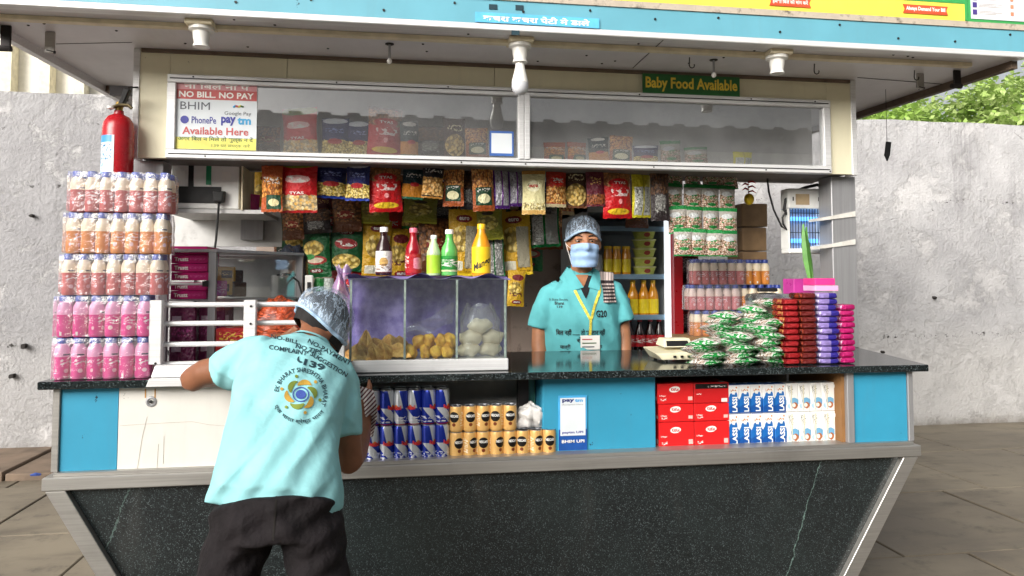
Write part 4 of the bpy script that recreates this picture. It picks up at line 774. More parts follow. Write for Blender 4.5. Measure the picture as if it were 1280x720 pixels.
def can_set(r, h, mt, txt, tm, tz0, tz1, half):
    body = MB().lathe([(r*.8, 0), (r*.98, .006), (r, .010), (r, h-.012), (r*.9, h-.003)], 20).mesh('can', mt, smooth=True)
    lid = MB().lathe([(r*.9, h-.003), (r*.92, h), (r*.86, h), (r*.84, h-.005), (0, h-.005)], 20).mesh('lid', ALUC, smooth=True)
    prs = [letter_mesh(txt, (lambda c0: lambda x, y: V((( r+.0006)*math.sin(c0+(x-.5)*half), -(r+.0006)*math.cos(c0+(x-.5)*half), tz0+(tz1-tz0)*y)))(c0), tm, .03, 'print') for c0 in (PI/2, 3*PI/2)]
    return body, lid, prs
rb_h = (zat(478, 2.70, 510)-zat(566, 2.70, 510))/2; nc_h = (zat(499, 2.70, 620)-zat(564.5, 2.70, 600))/2
RBM = can_set(.0268, rb_h, RB, 'RedBull', INKR, rb_h*.45, rb_h*.57, 1.5); NCM = can_set(.0262, nc_h, NC, 'NESCAFE', INKW, nc_h*.57, nc_h*.67, 1.25)
def can(S_, x, y, z, rz, label, group):
    o = bpy.data.objects.new('drink_can', S_[0]); COL.objects.link(o); o.location = (x, y, z); o.rotation_euler = (0, 0, rz); part('lid', S_[1], o)
    for p_ in S_[2]: part('print', p_, o)
    return tag(o, label, 'can', group)
random.seed(51)
x0 = P(457, 540, 2.70).x; sp = (P(561, 540, 2.70).x-x0)/6
for t_ in range(2):
    for j in range(2):
        for i in range(6): can(RBM, x0+sp*(i+.5), 2.70+j*.056, zs+rb_h*t_, PI/2*random.choice((1, -1))+random.choice((-.7, .3, .5, .9)), f'blue and silver energy drink can, {"upper" if t_ else "lower"} layer, {"front" if j == 0 else "back"} row, {ORD[i]} from left', 'energy drink cans')
x0 = P(562, 540, 2.705).x; sp = (P(694, 540, 2.705).x-x0)/8
for t_ in range(2):
    for i in range(5 if t_ else 8): can(NCM, x0+sp*(i+.5)*(1 if not t_ else 1.0), 2.705, zs+nc_h*t_, PI/2*random.choice((1, -1))+random.uniform(-.75, .6), f'beige coffee can with black disc, {"upper" if t_ else "lower"} layer, {ORD[i]} from left', 'coffee cans')
# crumpled white bag on the coffee cans
q = P(665, 513, 2.72); zc = zs+nc_h+.001
def bagf(u, v):
    a = 2*PI*u; b2 = PI*v-PI/2; r = 1+.16*math.sin(5*a+3*v*6)+.12*math.sin(9*a+4)*math.cos(b2)+.08*math.sin(13*v+3*a)
    return V((q.x+.062*r*math.cos(b2)*math.sin(a), 2.735-.035*r*math.cos(b2)*math.cos(a), max(zc, zc+.035+.042*r*math.sin(b2)+.012*math.cos(a*2))))
o = MB().grid(bagf, 32, 16).build('carry_bag', mat('white_bag', S('#d9d6d2'), .35, var=.15, vs=30), loc=(q.x, 2.735, zc), smooth=True, ang=60); tag(o, 'crumpled white carry bag lying on the coffee cans', 'bag')
# red chocolate cartons
REDC = pack('red_carton', S('#d21f22'), [('scrib', .08, .24, .15, .27, Wh, 9), ('box', .84, .96, .16, .34, S('#e8b8b0'))], .35, 0, .0, 0, 1)
REDD = pack('red_carton_black_band', S('#c41c20'), [('box', .03, .97, .7, .95, S('#1a1414')), ('box', .78, .95, .04, .22, Wh), ('scrib', .4, .92, .78, .86, Wh, 10), ('scrib', .06, .2, .4, .48, Wh, 10)], .35, 0, .0, 0, 1)
REDT = mat('red_card', S('#b5181c'), .4); 
a, m_, c_ = P(822, 510, 2.71).x, P(868, 510, 2.71).x, P(912, 510, 2.71).x; hb_ = [(549, 523), (525, 504), (503, 481)]; zr = [zs, zat(527, 2.71, 865), zat(504.5, 2.71, 865), zat(478.5, 2.71, 865)]
for t_ in range(3):
    for i in range(2):
        sh = .0 if t_ == 2 else .004; x0, x1 = (a, m_) if i == 0 else (m_, c_); x0 += sh*(i == 0); bkx = t_ == 2 and i == 1
        o = thing('chocolate_carton', f'red chocolate carton{" with black band" if bkx else ""}, {["bottom", "middle", "top"][t_]} {"left" if i == 0 else "right"} of six under the counter', 'carton', ((x0+x1)/2, 2.8, zr[t_]), 'red chocolate cartons')
        MB().box(x0+.001, x1-.001, 2.712, 2.93, zr[t_]+.0005, zr[t_+1]-.0012).build('box', REDD if bkx else REDC, o, bevel=.0015)
        if not bkx:
            cx = x0+(x1-x0)*.47; zc = zr[t_]+(zr[t_+1]-zr[t_])*.70; m = MB(); n = 18
            m.prismy([(cx+.021*math.cos(2*PI*k/n)+.003*math.sin(2*PI*k/n), zc+.0115*math.sin(2*PI*k/n)) for k in range(n)], 2.7105, 2.7118); lg = m.build('logo_oval', INKW, o)
            flat_letters('KitKat', o, cx-.015, cx+.016, zc-.006, zc+.006, 2.7098, INKR, .03)
            flat_letters('2 Finger', o, x0+.008, x0+.034, zc-.028, zc-.021, 2.7112, INKW, .02)
        else:
            pass
# lassi and coconut water cartons
LAS = pack('lassi_carton', S('#e6e6e4'), [('ell', .5, .2, .62, .46, S('#1c66b0')), ('ell', .32, .55, .16, .16, S('#1c66b0')), ('ell', .74, .6, .12, .14, S('#1c66b0')), ('ell', .5, .0, .7, .3, S('#164f98')), ('scrib', .2, .8, .74, .84, S('#c97a34'), 6), ('ell', .78, .9, .06, .03, ORG)], .3, 0, .02, 0, 2)
COC = pack('coconut_carton', S('#e7e6e2'), [('ell', .7, .34, .34, .15, S('#6fa8cc')), ('ell', .4, .2, .3, .1, S('#a9c9dc')), ('ell', .74, .22, .24, .11, S('#a8643c')), ('ell', .66, .23, .15, .07, S('#efe6da')), ('scrib', .1, .6, .6, .9, S('#9a9a8c'), 9), ('box', .42, .5, .05, .95, S('#d6ceb0'))], .3, 0, .03, 0, 2)
x0, x1, x2 = P(909, 515, 2.715).x, P(983, 515, 2.715).x, P(1057, 515, 2.715).x; zl = [zs, zat(515, 2.715, 985), zat(479, 2.715, 985)]
STRAW = mat('white_straw', S('#f0efea'), .4)
for t_ in range(2):
    for i in range(10):
        las = i < 5; sp = (x1-x0)/5 if las else (x2-x1)/5; cx = x0+sp*(i+.5) if las else x1+sp*(i-4.5); hh = zl[t_+1]-zl[t_]-.001
        o = thing('drink_carton', f'{"blue and white lassi" if las else "white coconut water"} carton, {"upper" if t_ else "lower"} row, {ORD[i % 5]} from left', 'drink carton', (cx, 2.74, zl[t_]), 'drink cartons under the counter')
        jy = random.uniform(-.003, .003)
        MB().box(cx-sp*.485, cx+sp*.485, 2.715+jy, 2.78+jy, zl[t_]+.0003, zl[t_]+hh).build('box', LAS if las else COC, o, bevel=.0015)
        if las: letters('LASSI', o, lambda u, v, cx=cx, sp=sp, z=zl[t_]+hh*.06, jy=jy, hh=hh: (cx+sp*.12-sp*.42*(v-.5), 2.714+jy, z+hh*.52*u), INKW, .03, 'print')
        else: MB().tube([(cx-sp*.42, 2.713+jy, zl[t_]+hh*.92), (cx-sp*.1, 2.713+jy, zl[t_]+hh*.12)], .0022, 6).build('straw', STRAW, o)
# ================================================================== glass food case on the counter
cx0, cx1 = P(437, 400, 2.70).x, P(634, 400, 2.70).x; cz0 = ZC+.045; cz1 = zat(348, 2.70, 535)
FC = thing('food_display_case', 'glass snack display case with aluminium base on the counter', 'display case', ((cx0+cx1)/2, 2.8, ZC))
MB().box(cx0+.012, cx1+.004, 2.69, 3.0, ZC+.001, cz0-.001).build('base', ALU_W, FC, bevel=.003)
EDG = mat('old_glass_edge', S('#7f8c86'), .25, var=.3, vs=40); mx1, mx2 = P(506, 400, 2.70).x, P(571, 400, 2.70).x
MB().box(cx0, cx1, 2.70, 2.704, cz0, cz1-.006).build('front_pane', CLEAR, FC)
for x in (cx0, cx1-.004): MB().box(x, x+.004, 2.705, 2.99, cz0, cz1-.006).build('side_pane', CLEAR, FC)
MB().box(cx0-.003, cx1+.003, 2.696, 3.0, cz1-.005, cz1).build('top_pane', film('green_edge_glass', (.75, .85, .84), .06, .05, .03, 0), FC)
for x in (cx0+.004, mx1, mx2, cx1-.008): MB().box(x-.004, x+.004, 2.694, 2.6995, cz0, cz1-.006).build('corner_bead', EDG, FC)
for x in (mx1, mx2): MB().box(x-.0015, x+.0015, 2.705, 2.98, cz0, cz1-.007).build('divider_pane', CLEAR, FC)
# purple cloth: behind, over the top back edge
PURC = NT('purple_net_cloth'); c = PURC.coord(); PURC.fin(PURC.mix(PURC.ss(PURC.noise(c, 25, 5), .3, .7), S('#66569c'), S('#9488c2')), .75); PURC.bump(PURC.noise(c, 160, 2), .5, .004); PURC = PURC.mat
def clothf(u, v):
    x = cx0-.03+(cx1-cx0+.06)*u
    if v < .25: t = v/.25; return V((x, 2.77+.20*t+.01*math.sin(u*21), cz1+.006+.006*math.sin(u*17+t*3)+.008*math.sin(u*31)*(1-t)))
    t = (v-.25)/.75; return V((x+.01*math.sin(t*9), 3.012+.012*math.sin(u*26+t*2), cz1+.008-t*(cz1-ZC-.02)+.004*math.sin(u*15)))
tag(MB().grid(clothf, 48, 24).build('purple_cloth', PURC, loc=(cx0, 3.0, ZC), smooth=True, ang=180), 'purple cloth draped over the back of the glass food case', 'cloth')
# samosas
FRY = NT('fried_crust'); c = FRY.coord(); k = FRY.noise(c, 34, 5); FRY.fin(FRY.mix(FRY.ss(k, .3, .72), S('#a8742c'), S('#e0b866')), .5); FRY.bump(FRY.noise(c, 120, 4), .5, .006); FRY = FRY.mat
VAD = NT('gram_batter'); c = VAD.coord(); VAD.fin(VAD.mix(VAD.ss(VAD.noise(c, 22, 5), .32, .7), S('#b8801e'), S('#eac04a')), .55); VAD.bump(VAD.noise(c, 60, 5), .8, .01); VAD = VAD.mat
def samosa_mesh(seed):
    rn = random.Random(seed); m = MB()
    def f(u, v):   # soft three-cornered cone with a pinched top
        a = 2*PI*u; tri = .036/(max(math.cos((a % (2*PI/3))-PI/3), .45)); r = tri*(1-v)**.62*(1+.05*math.sin(a*5+seed)+.05*math.sin(v*14+a*2)); zz = .07*v*(1+.06*math.sin(a*3))
        return V((r*math.cos(a), r*math.sin(a)*.8, zz+.003*math.sin(a*9)))
    m.grid(f, 30, 9); m.add([f(i/30, 0) for i in range(30)], [tuple(range(29, -1, -1))]); return m.mesh('samosa', FRY, smooth=True, ang=75)
sm = [samosa_mesh(i) for i in range(3)]; random.seed(61)
for i, (px, py, y, ry, rx, sc) in enumerate(((450, 448, 2.755, .12, -.2, .86), (466, 448, 2.75, -.15, -.15, .9), (482, 448, 2.755, .1, -.25, .84), (496, 448, 2.75, -.1, -.2, .86), (488, 440, 2.815, .15, .1, 1.05), (454, 440, 2.815, -.2, .1, 1.0), (471, 441, 2.82, .2, .1, .95), (499, 438, 2.84, -.2, .1, .95))):
    o = bpy.data.objects.new('samosa', sm[i % 3]); COL.objects.link(o); q = P(px, py, y); o.location = (q.x, y, max(cz0+.001, q.z)); o.rotation_euler = (rx, ry, random.uniform(0, 6)); o.scale = (sc*random.uniform(1.1, 1.5), sc*random.uniform(.9, 1.1), sc*random.uniform(.75, 1.15))
    tag(o, 'golden fried samosa, '+['leftmost', 'second from left', 'third from left', 'rightmost'][i % 4]+(' in front' if i < 4 else ' at back')+' of the glass case heap', 'samosa', 'samosas in the glass case')
def vada_mesh(seed):
    m = MB(); m.ell((0, 0, 0), .025, .025, .0225, 18, 12); rn = random.Random(seed)
    m.v = [tuple(V(p)*(1+.16*math.sin(p[0]*150+seed)*math.sin(p[2]*130+seed*2)+.09*math.sin(p[1]*260+seed)+.06*math.sin(p[2]*340))) for p in m.v]; return m.mesh('batter_fritter', VAD, smooth=True, ang=180)
vm = [vada_mesh(i) for i in range(3)]; n_ = 0
for lay, xs in ((0, (516, 530, 545, 559)), (1, (514, 538, 552, 563)), (2, (522, 535, 549, 561))):
    for j, px in enumerate(xs):
        y = [2.735, 2.785, 2.757][lay]; q = P(px+random.uniform(-2.5, 2.5), 440, y); o = bpy.data.objects.new('batter_fritter', vm[n_ % 3]); COL.objects.link(o); n_ += 1
        o.location = (q.x, y, cz0+.023+[0, 0, .037][lay]); o.rotation_euler = (n_, n_*2, n_*.7); o.scale = (random.uniform(.95, 1.2), random.uniform(.9, 1.1), random.uniform(.9, 1.1))
        tag(o, f'round golden fritter, {["front", "back", "upper"][lay]} row, {ORD[j]} from left in the glass case', 'fritter', 'fritters in the glass case')
BUN = mat('pale_bun', S('#e8dcc0'), .6, var=.08, vs=20)
for i, (px, lay) in enumerate(((585, 0), (612, 0), (588, 1), (615, 1), (600, 2))):
    y = 2.765+.02*(i % 2); q = P(px, 440, y); m = MB(); m.ell((q.x, y, cz0+.027+.044*lay), .046, .045, .027, 20, 12); m.v = [(q.x+(v_[0]-q.x)*(1+.08*math.sin(v_[2]*160+i)), v_[1], v_[2]+.004*math.sin(v_[0]*130+i*2)) for v_ in m.v]; o = m.build('bread_bun', BUN, loc=(q.x, y, cz0+.05*lay), smooth=True); tag(o, f'pale round bread bun in clear bag, {["bottom", "middle", "top"][lay]} layer {"left" if i in (0, 2) else "right" if lay < 2 else "centre"}', 'bun', 'buns in the glass case')
def bunbag(u, v):
    a = 2*PI*u; x = (mx2+cx1)/2+.072*math.copysign(abs(math.cos(a))**.6, math.cos(a))*(1-.35*max(0, v-.75)/.25)+.004*math.sin(9*a+12*v); y = 2.776+.066*math.copysign(abs(math.sin(a))**.6, math.sin(a))*(1-.5*max(0, v-.7)/.3)+.003*math.sin(7*a+9*v)
    return V((x, y, cz0+.002+.185*v+.012*math.sin(3*a)*v))
tag(MB().grid(bunbag, 36, 14).build('bread_bag', BAG, loc=((mx2+cx1)/2, 2.776, cz0), smooth=True, ang=180), 'clear plastic bag round the pale buns in the glass case', 'bag')
def sheetf(u, v):
    x = mx1+.004+(mx2-mx1-.008)*u; return V((x, 2.86-.06*v*u+.008*math.sin(u*11+v*7), cz0+.06+.055*u+(.035+.05*u)*v+.006*math.sin(u*9)))
tag(MB().grid(sheetf, 20, 8).build('plastic_sheet', BAG, loc=(mx1, 2.85, cz0+.06), smooth=True, ang=180), 'loose clear plastic sheet above the fritters', 'sheet')
# bottles standing on the case
def tbottle(px, py0, w_px, prof, liq, capm, label, lbl=None, capz=.90, txt=None):
    Y = 2.87; b0 = P(px, 345, Y); H = P(px, py0, Y).z-cz1-.006; R = w_px/2*(Y/.99)/924*1.02; z0 = cz1+.012; H -= .006
    T = thing('drink_bottle', label, 'bottle', (b0.x, Y, z0), 'bottles standing on the glass case')
    MB().lathe([(0, .001)]+[(R*r, H*z) for r, z in prof], 20, (b0.x, Y, z0)).build('bottle', liq, T, smooth=True, ang=60)
    rc = R*prof[-1][0]*1.12; MB().lathe([(rc, H*capz), (rc, H*.99), (rc*.9, H), (0, H)], 16, (b0.x, Y, z0)).build('cap', capm, T, smooth=True)
    if lbl:
        lb = MB().lathe([(R*lbl[3], H*lbl[0]), (R*lbl[3], H*lbl[1])], 20, (b0.x, Y, z0), cap=False).build('label', lbl[2], T, smooth=True)
        if txt: letters(txt[0], T, lambda u, v: (b0.x+R*1.035*math.sin((u-.5)*1.9+txt[4]*(v-.5)), Y-R*1.035*math.cos((u-.5)*1.9+txt[4]*(v-.5)), z0+H*(txt[1]+(txt[2]-txt[1])*v+txt[5]*(u-.5))), txt[3], .03)
    return T
PET = [(.93, 0), (1, .03), (1, .30), (.94, .36), (1, .42), (.98, .58), (.6, .76), (.42, .84), (.40, .96)]; SLIM = [(.95, 0), (1, .02), (1, .52), (.9, .60), (.52, .74), (.45, .82), (.45, .96)]
def liq(n, c, r=.06): return mat(n, S(c), r, var=.12, vs=18)
PRL = pack('red_label', S('#b0121c'), [('ell', .1, .5, .16, .3, S('#e48a9a')), ('scrib', .2, .9, .2, .9, Wh, 6)], .3, 0)
tbottle(479.5, 284, 19, SLIM, liq('dark_syrup', '#2a1012'), mat('white_cap', S('#ecebe8'), .35), 'dark syrup bottle with white label and cap on glass case', (.05, .5, pack('white_label', S('#e6e2da'), [('ell', .0, .5, .09, .2, S('#c9a05a')), ('ell', 1, .5, .09, .2, S('#c9a05a')), ('scrib', -.1, 1.1, .1, .4, S('#7a5a3a'), 8), ('band', 0, .05, S('#5a1a1c'))], .4, 0), 1.03))
tbottle(516.5, 285, 19, SLIM, liq('red_syrup', '#8e0d1c'), mat('pink_cap', S('#d8697c'), .35), 'dark red syrup bottle with pink cap on glass case', (.05, .45, PRL, 1.03))
tbottle(542, 294, 17, PET, liq('pale_green_drink', '#b9cfa0'), bpy.data.materials['white_cap'], 'pale green drink bottle with white cap on glass case', (.05, .5, liq('lime_label', '#a7d23c', .3), 1.02))
tbottle(561.5, 287, 20, SLIM, liq('green_drink', '#5fae5a'), bpy.data.materials['white_cap'], 'green drink bottle with dark green label on glass case', (.08, .42, pack('green_label', S('#1f8a34'), [('scrib', -.1, 1.1, .3, .8, Wh, 5), ('band', 0, .12, S('#c9d2a0'))], .3, 0), 1.03))
tbottle(601.5, 280, 23, PET, liq('mango_drink', '#e79416'), liq('yellow_cap', '#e8b820', .35), 'mango drink bottle with yellow label and cap on glass case', (.05, .55, liq('mango_label', '#f0c828', .3), 1.03), txt=('Mango', .12, .30, INK, 0, .18))
# ================================================================== signs
def sign_board(name, label, cat, quad, Y0, Y1, m):   # quad px corners -> flat board in the roof plane
    pass
SG = P(803, 95, 3.255); s1 = P(924, 122, 3.255); o = thing('shop_sign', 'dark green sign reading Baby Food Available above right window', 'sign', ((SG.x+s1.x)/2, 3.25, s1.z))
zt0, zt1 = zat(121, 3.245, 864), zat(94, 3.245, 864)
MB().box(SG.x, s1.x, 3.248, 3.256, zt0, zt1).build('board', mat('green_board', S('#2a6a36'), .5, dirt=S('#1c4a26')), o)
flat_letters('Baby Food Available', o, SG.x+.012, s1.x-.012, zt0+.020, zt1-.014, 3.2468, mat('gold_letter', S('#ecd04a'), .5), .03)
a, c_ = P(594, 24, YR-.004), P(749, 30, YR-.004); o = thing('notice_strip', 'light blue Hindi strip on the roof edge', 'sign', ((a.x+c_.x)/2, YR, zw)); z0, z1 = zat(30.5, YR-.004, 640)-.002, zat(17.5, YR-.004, 640)
MB().box(a.x, c_.x, YR-.0065, YR-.0045, z0+.004, z1).build('board', mat('sky_blue_vinyl', S('#5db4e2'), .4), o); flat_letters('कचरा कचरा पेटी मे डाले', o, a.x+.03, c_.x-.04, z0+.010, z1-.006, YR-.0078, INKW, .03)
# yellow signboard standing on the roof edge
ys = YR-.004; zb2 = zb1+.0275; ya = P(735, 0, ys).x; yb_ = P(1209, 20, ys).x; YS = thing('yellow_signboard', 'yellow bilingual bill notice board along the roof top, right', 'signboard', ((ya+yb_)/2, ys, zb2))
YEL = mat('yellow_vinyl', S('#eede55'), .45, var=.05, dirt=S('#6a642a'), da=.72); GRN = mat('green_border', S('#3a9a52'), .45, var=.08)
MB().box(ya, yb_, ys, ys+.03, zb2, zb2+.30).build('board', YEL, YS); MB().box(ya, yb_, ys-.002, ys, zb2+.075, zb2+.30).build('border', GRN, YS)
MB().box(yb_-.012, yb_, ys-.003, ys-.0005, zb2+.001, zb2+.30).build('border', GRN, YS)
def ribbon(px0, px1, pyc, txt, bold):
    x0, x1 = P(px0, pyc, ys).x, P(px1, pyc, ys).x; zc = P((px0+px1)/2, pyc, ys).z; h = .019
    MB().prismy([(x0, zc-h), (x1, zc-h), (x1-.008, zc), (x1, zc+h), (x0, zc+h), (x0+.008, zc)], ys-.0045, ys-.003).build('ribbon', mat('ribbon_red', S('#d3502f'), .5) if 'ribbon_red' not in bpy.data.materials else bpy.data.materials['ribbon_red'], YS)
    flat_letters(txt, YS, x0+.014, x1-.014, zc-.011, zc+.011, ys-.0055, INKW, bold)
ribbon(961, 1013, 3, 'हमेशा िबल की मांग करें', .02); ribbon(1128, 1184, 12.5, 'Always Demand Your Bill', .03)
yc = P(1345, 30, ys).x; PB = thing('price_board', 'white price list board with green border at roof right end', 'signboard', ((yb_+yc)/2, ys, zb2))
MB().box(yb_+.004, yc, ys, ys+.03, zb2-.006, zb2+.3).build('board', GRN, PB); MB().box(yb_+.018, yc-.014, ys-.003, ys-.0005, zb2+.012, zb2+.3).build('sheet', mat('price_sheet', S('#dcdde4'), .5, var=.05), PB)
for i in range(3):
    z = zb2+.03+i*.032; MB().box(yb_+.025, yb_+.045, ys-.005, ys-.0035, z, z+.022).build('icon', mat('icon_violet', S('#4a3a86'), .5) if 'icon_violet' not in bpy.data.materials else bpy.data.materials['icon_violet'], PB)
    for k in range(3): MB().box(yb_+.055+.001*k, yb_+.14+.03*((i+k) % 2), ys-.0042, ys-.0033, z+.004+.006*k, z+.0055+.006*k).build('text_line', SCR, PB)
    MB().box(yb_+.21, yb_+.225, ys-.005, ys-.0035, z+.004, z+.02).build('icon', liq('icon_orange', '#d98a6a', .5) if i == 0 else bpy.data.materials['icon_orange'], PB)
# bill poster behind the left pane
a, c_ = P(219, 150, 3.262).x, P(321, 150, 3.262).x; z0, z1 = P(270, 187, 3.262).z, P(270, 101, 3.262).z; PO = thing('payment_poster', 'poster reading NO BILL. NO PAY in the left upper pane', 'poster', ((a+c_)/2, 3.26, z0)); H_ = z1-z0
PW = mat('poster_white', S('#d8dee2'), .5, var=.03); PR = mat('poster_red', S('#c05a58'), .5); PRP = mat('poster_pale_red', S('#cf9296'), .5); PYL = mat('poster_yellow', S('#ddd66a'), .5); PG = liq('poster_grey_ink', '#5b6068', .5); PB1 = liq('poster_blue_ink', '#3c3f96', .5); PB2 = liq('poster_sky_ink', '#3f9fd0', .5); PGN = liq('poster_green_ink', '#4a6a3a', .5)
YQ = 3.2605
def pb(f0, f1, m, nm='band'): MB().box(a+.001, c_-.001, YQ-.0006, YQ, z0+H_*f0, z0+H_*f1).build(nm, m, PO)
MB().box(a, c_, YQ, YQ+.001, z0, z1).build('sheet', PW, PO); pb(.0, .17, PYL); pb(.72, .86, PR); pb(.86, .995, PRP)
def pt(s_, fx0, fx1, f0, f1, m, bold=.02): flat_letters(s_, PO, a+(c_-a)*fx0, a+(c_-a)*fx1, z0+H_*f0, z0+H_*f1, YQ-.0012, m, bold)
pt('NO BILL. NO PAY', .04, .96, .745, .835, INKW, .03); pt('नो िबल नो पे', .1, .9, .87, .97, INKW); pt('BHIM', .06, .42, .57, .68, PG, .0); pt('Google Pay', .6, .93, .49, .56, PG, 0); pt('PhonePe', .2, .5, .37, .47, PB1, .01); pt('pay', .56, .74, .35, .48, PB1, .04); pt('tm', .76, .93, .37, .48, PB2, .04)
pt('Available Here', .09, .9, .21, .32, PR, .02); pt('अगर बिल न मिले तो शुल्क न दें'.replace('बिल', 'िबल').replace('मिले', 'िमले'), .04, .96, .10, .19, PGN); pt('139 पर संपर्क करें', .45, .92, .02, .09, PGN, 0)
n = 14; cxp, czp = a+(c_-a)*.115, z0+H_*.42; MB().prismy([(cxp+.017*math.cos(2*PI*k/n), czp+.017*math.sin(2*PI*k/n)) for k in range(n)], YQ-.0014, YQ-.0006).build('logo_disc', PB1, PO); pt('पे', .085, .145, .39, .45, INKW)
cxp, czp = a+(c_-a)*.76, z0+H_*.635
for k, mcol in enumerate((PB2, PR, PYL, PGN)): MB().tube([(cxp-.018+.010*k, YQ-.001, czp-.004+.006*(k % 2)), (cxp-.006+.010*k, YQ-.001, czp+.004-.006*(k % 2))], .004, 6).build('logo_loop', mcol, PO)
# QR stickers: the codes themselves are left out
a, c_ = P(612, 180, 3.262).x, P(642, 180, 3.262).x; z0, z1 = P(627, 195, 3.262).z, P(627, 164, 3.262).z; o = thing('payment_card', 'small blue-bordered payment card in the left upper pane corner', 'card', (a, 3.26, z0))
MB().box(a, c_, 3.2605, 3.2615, z0, z1).build('card', liq('card_blue', '#3a62a8', .5), o); MB().box(a+.008, c_-.008, 3.2598, 3.2604, z0+.012, z1-.01).build('sheet', PW, o)
YQ2 = 2.694; a, c_ = P(698, 520, YQ2).x, P(734, 520, YQ2).x; z0, z1 = P(716, 558.5, YQ2).z, P(716, 494.5, YQ2).z; o = thing('payment_stand', 'paytm payment sticker board leaning on the blue cupboard', 'sign', ((a+c_)/2, YQ2, ZL1)); H_ = z1-z0
MB().box(a, c_, YQ2, YQ2+.004, ZL1+.012, z1).build('board', liq('board_sky', '#4aa8dc', .35), o, bevel=.001); MB().box(a+.001, c_-.001, YQ2-.0008, YQ2, ZL1+.014, z0+H_*.34).build('lower_band', liq('band_blue', '#1a4f9c', .4), o)
MB().box(a+.007, c_-.007, YQ2-.0016, YQ2-.0008, z0+H_*.22, z1-.008).build('sheet', PW, o)
flat_letters('pay', o, a+.014, a+.060, z1-.026, z1-.012, YQ2-.0022, liq('ink_navy', '#12246a', .5), .04); flat_letters('tm', o, a+.062, a+.092, z1-.0235, z1-.012, YQ2-.0022, liq('ink_sky', '#1f9ad6', .5), .04) if (c_-a) > .1 else None
flat_letters('Accepted Here', o, a+.014, c_-.016, z1-.036, z1-.030, YQ2-.0022, PG, 0); flat_letters('paytm UPI', o, a+.014, c_-.016, z0+H_*.25, z0+H_*.31, YQ2-.0022, PB1, .03); flat_letters('BHIM UPI', o, a+.012, c_-.012, z0+H_*.08, z0+H_*.14, YQ2-.0022, INKW, .02)
# ================================================================== fire extinguisher
q = P(147, 200, 3.20); zt = P(147, 143, 3.2).z; R0 = 17.2*3.2*1.0/924; FE = thing('fire_extinguisher', 'red fire extinguisher with blue label hanging on the left pillar', 'fire extinguisher', (q.x, 3.2, zt-.46)); RED = mat('extinguisher_red', S('#a81822'), .25, var=.06)
MB().lathe([(0, -.46), (R0*.9, -.455), (R0, -.43), (R0, -.065), (R0*.93, -.035), (R0*.7, -.012), (R0*.32, 0), (R0*.3, .014), (0, .014)], 28, (q.x, 3.2, zt)).build('cylinder', RED, FE, smooth=True)
lb = MB()
def lbf(u, v): t_ = -1.35+1.45*u; return V((q.x+(R0+.001)*math.sin(t_), 3.2-(R0+.001)*math.cos(t_), zt-.30+.205*v))
lb.grid(lbf, 12, 2); lo = lb.build('label', pack('extinguisher_label', S('#cfdfe6'), [('box', .0, .9, .86, 1, S('#3f8fc4')), ('scrib', .05, .9, .5, .84, S('#2f6a9c'), 9), ('box', .5, .95, .0, .4, S('#e9ecee')), ('scrib', 0, .45, 0, .5, S('#3a7ab0'), 7)], .4, 0, .004, 0), FE, smooth=True)
MB().lathe([(.014, .014), (.016, .03), (.012, .05), (0, .052)], 12, (q.x, 3.2, zt)).build('valve', mat('brass', S('#8a7038'), .35, .8), FE, smooth=True)
MB().tube([(q.x-.03, 3.185, zt+.02), (q.x+.005, 3.18, zt+.035), (q.x+.05, 3.16, zt+.03), (q.x+.062, 3.16, zt+.018)], .007, 8).build('lever', mat('brass_dark', S('#5c5138'), .4, .7), FE, smooth=True)
MB().hexa([(q.x+.0, 3.18, zt+.035), (q.x+.018, 3.18, zt+.03), (q.x+.018, 3.21, zt+.03), (q.x, 3.21, zt+.035), (q.x+.025, 3.17, zt+.105), (q.x+.05, 3.17, zt+.10), (q.x+.05, 3.2, zt+.10), (q.x+.025, 3.2, zt+.105)]).build('handle', BLACK, FE, bevel=.004)
MB().tube([(q.x+.025, 3.22, zt+.06), (q.x+.02, 3.23, zt+.12), (q.x+.05, 3.26, zt+.13)], .004, 6).build('hanging_hook', DARK, FE)
MB().lathe([(0, 0), (.013, .002), (.013, .01), (0, .012)], 12, (q.x-.022, 3.17, zt+.015)).build('gauge', PLAIN_W, FE)
MB().box(FX0-.10, FX0+.0, 3.285, 3.30, zt+.10, zt+.14).build('extinguisher_bracket', DARK, K)
fb = PZ(144, 110, ZF1-.001); MB().lathe([(.055, -.03), (.05, -.012), (.05, 0)], 20, (fb.x, fb.y, ZF1)).build('round_fitting', RUST, K)
# ================================================================== left inside: electrical box, plug, snack cabinet
EB = thing('electrical_box', 'white electrical box with black and green tape, under left window', 'electrical box', (P(258, 260, 3.5).x, 3.5, P(258, 262, 3.5).z)); ex0, ex1 = P(214, 235, 3.5).x, P(299, 235, 3.5).x; ez0, ez1 = P(258, 261, 3.5).z, P(258, 206, 3.5).z
MB().box(ex0, ex1, 3.5, 3.72, ez0, ez1).build('casing', PLAIN_W, EB, bevel=.004); MB().box(ex0+.015, ex0+.215, 3.4975, 3.4995, ez0+.025, ez0+.10).build('black_tape', BLACK, EB)
for px, mt, h in ((239, BLACK, .11), (261, liq('green_tape', '#1f8a5c', .4), .09)): x = P(px, 220, 3.5).x; MB().box(x-.011, x+.011, 3.496, 3.4995, ez1-.01-h*.9, ez1-.006).build('tape', mt, EB)
for px in (225, 283): x = P(px, 220, 3.5).x; MB().box(x-.02, x+.02, 3.4985, 3.5, ez1-.07, ez1-.03).build('switch_plate', WHITE, EB, bevel=.001)
MB().box(ex1+.012, ex1+.02, 3.48, 3.75, ez0-.005, ez1+.01).build('side_flange', CREAMC, EB)
MB().box(ex0-.02, P(330, 260, 3.5).x, 3.49, 4.0, ez0-.02, ez0-.003).build('bracket_shelf', GREYP, K)
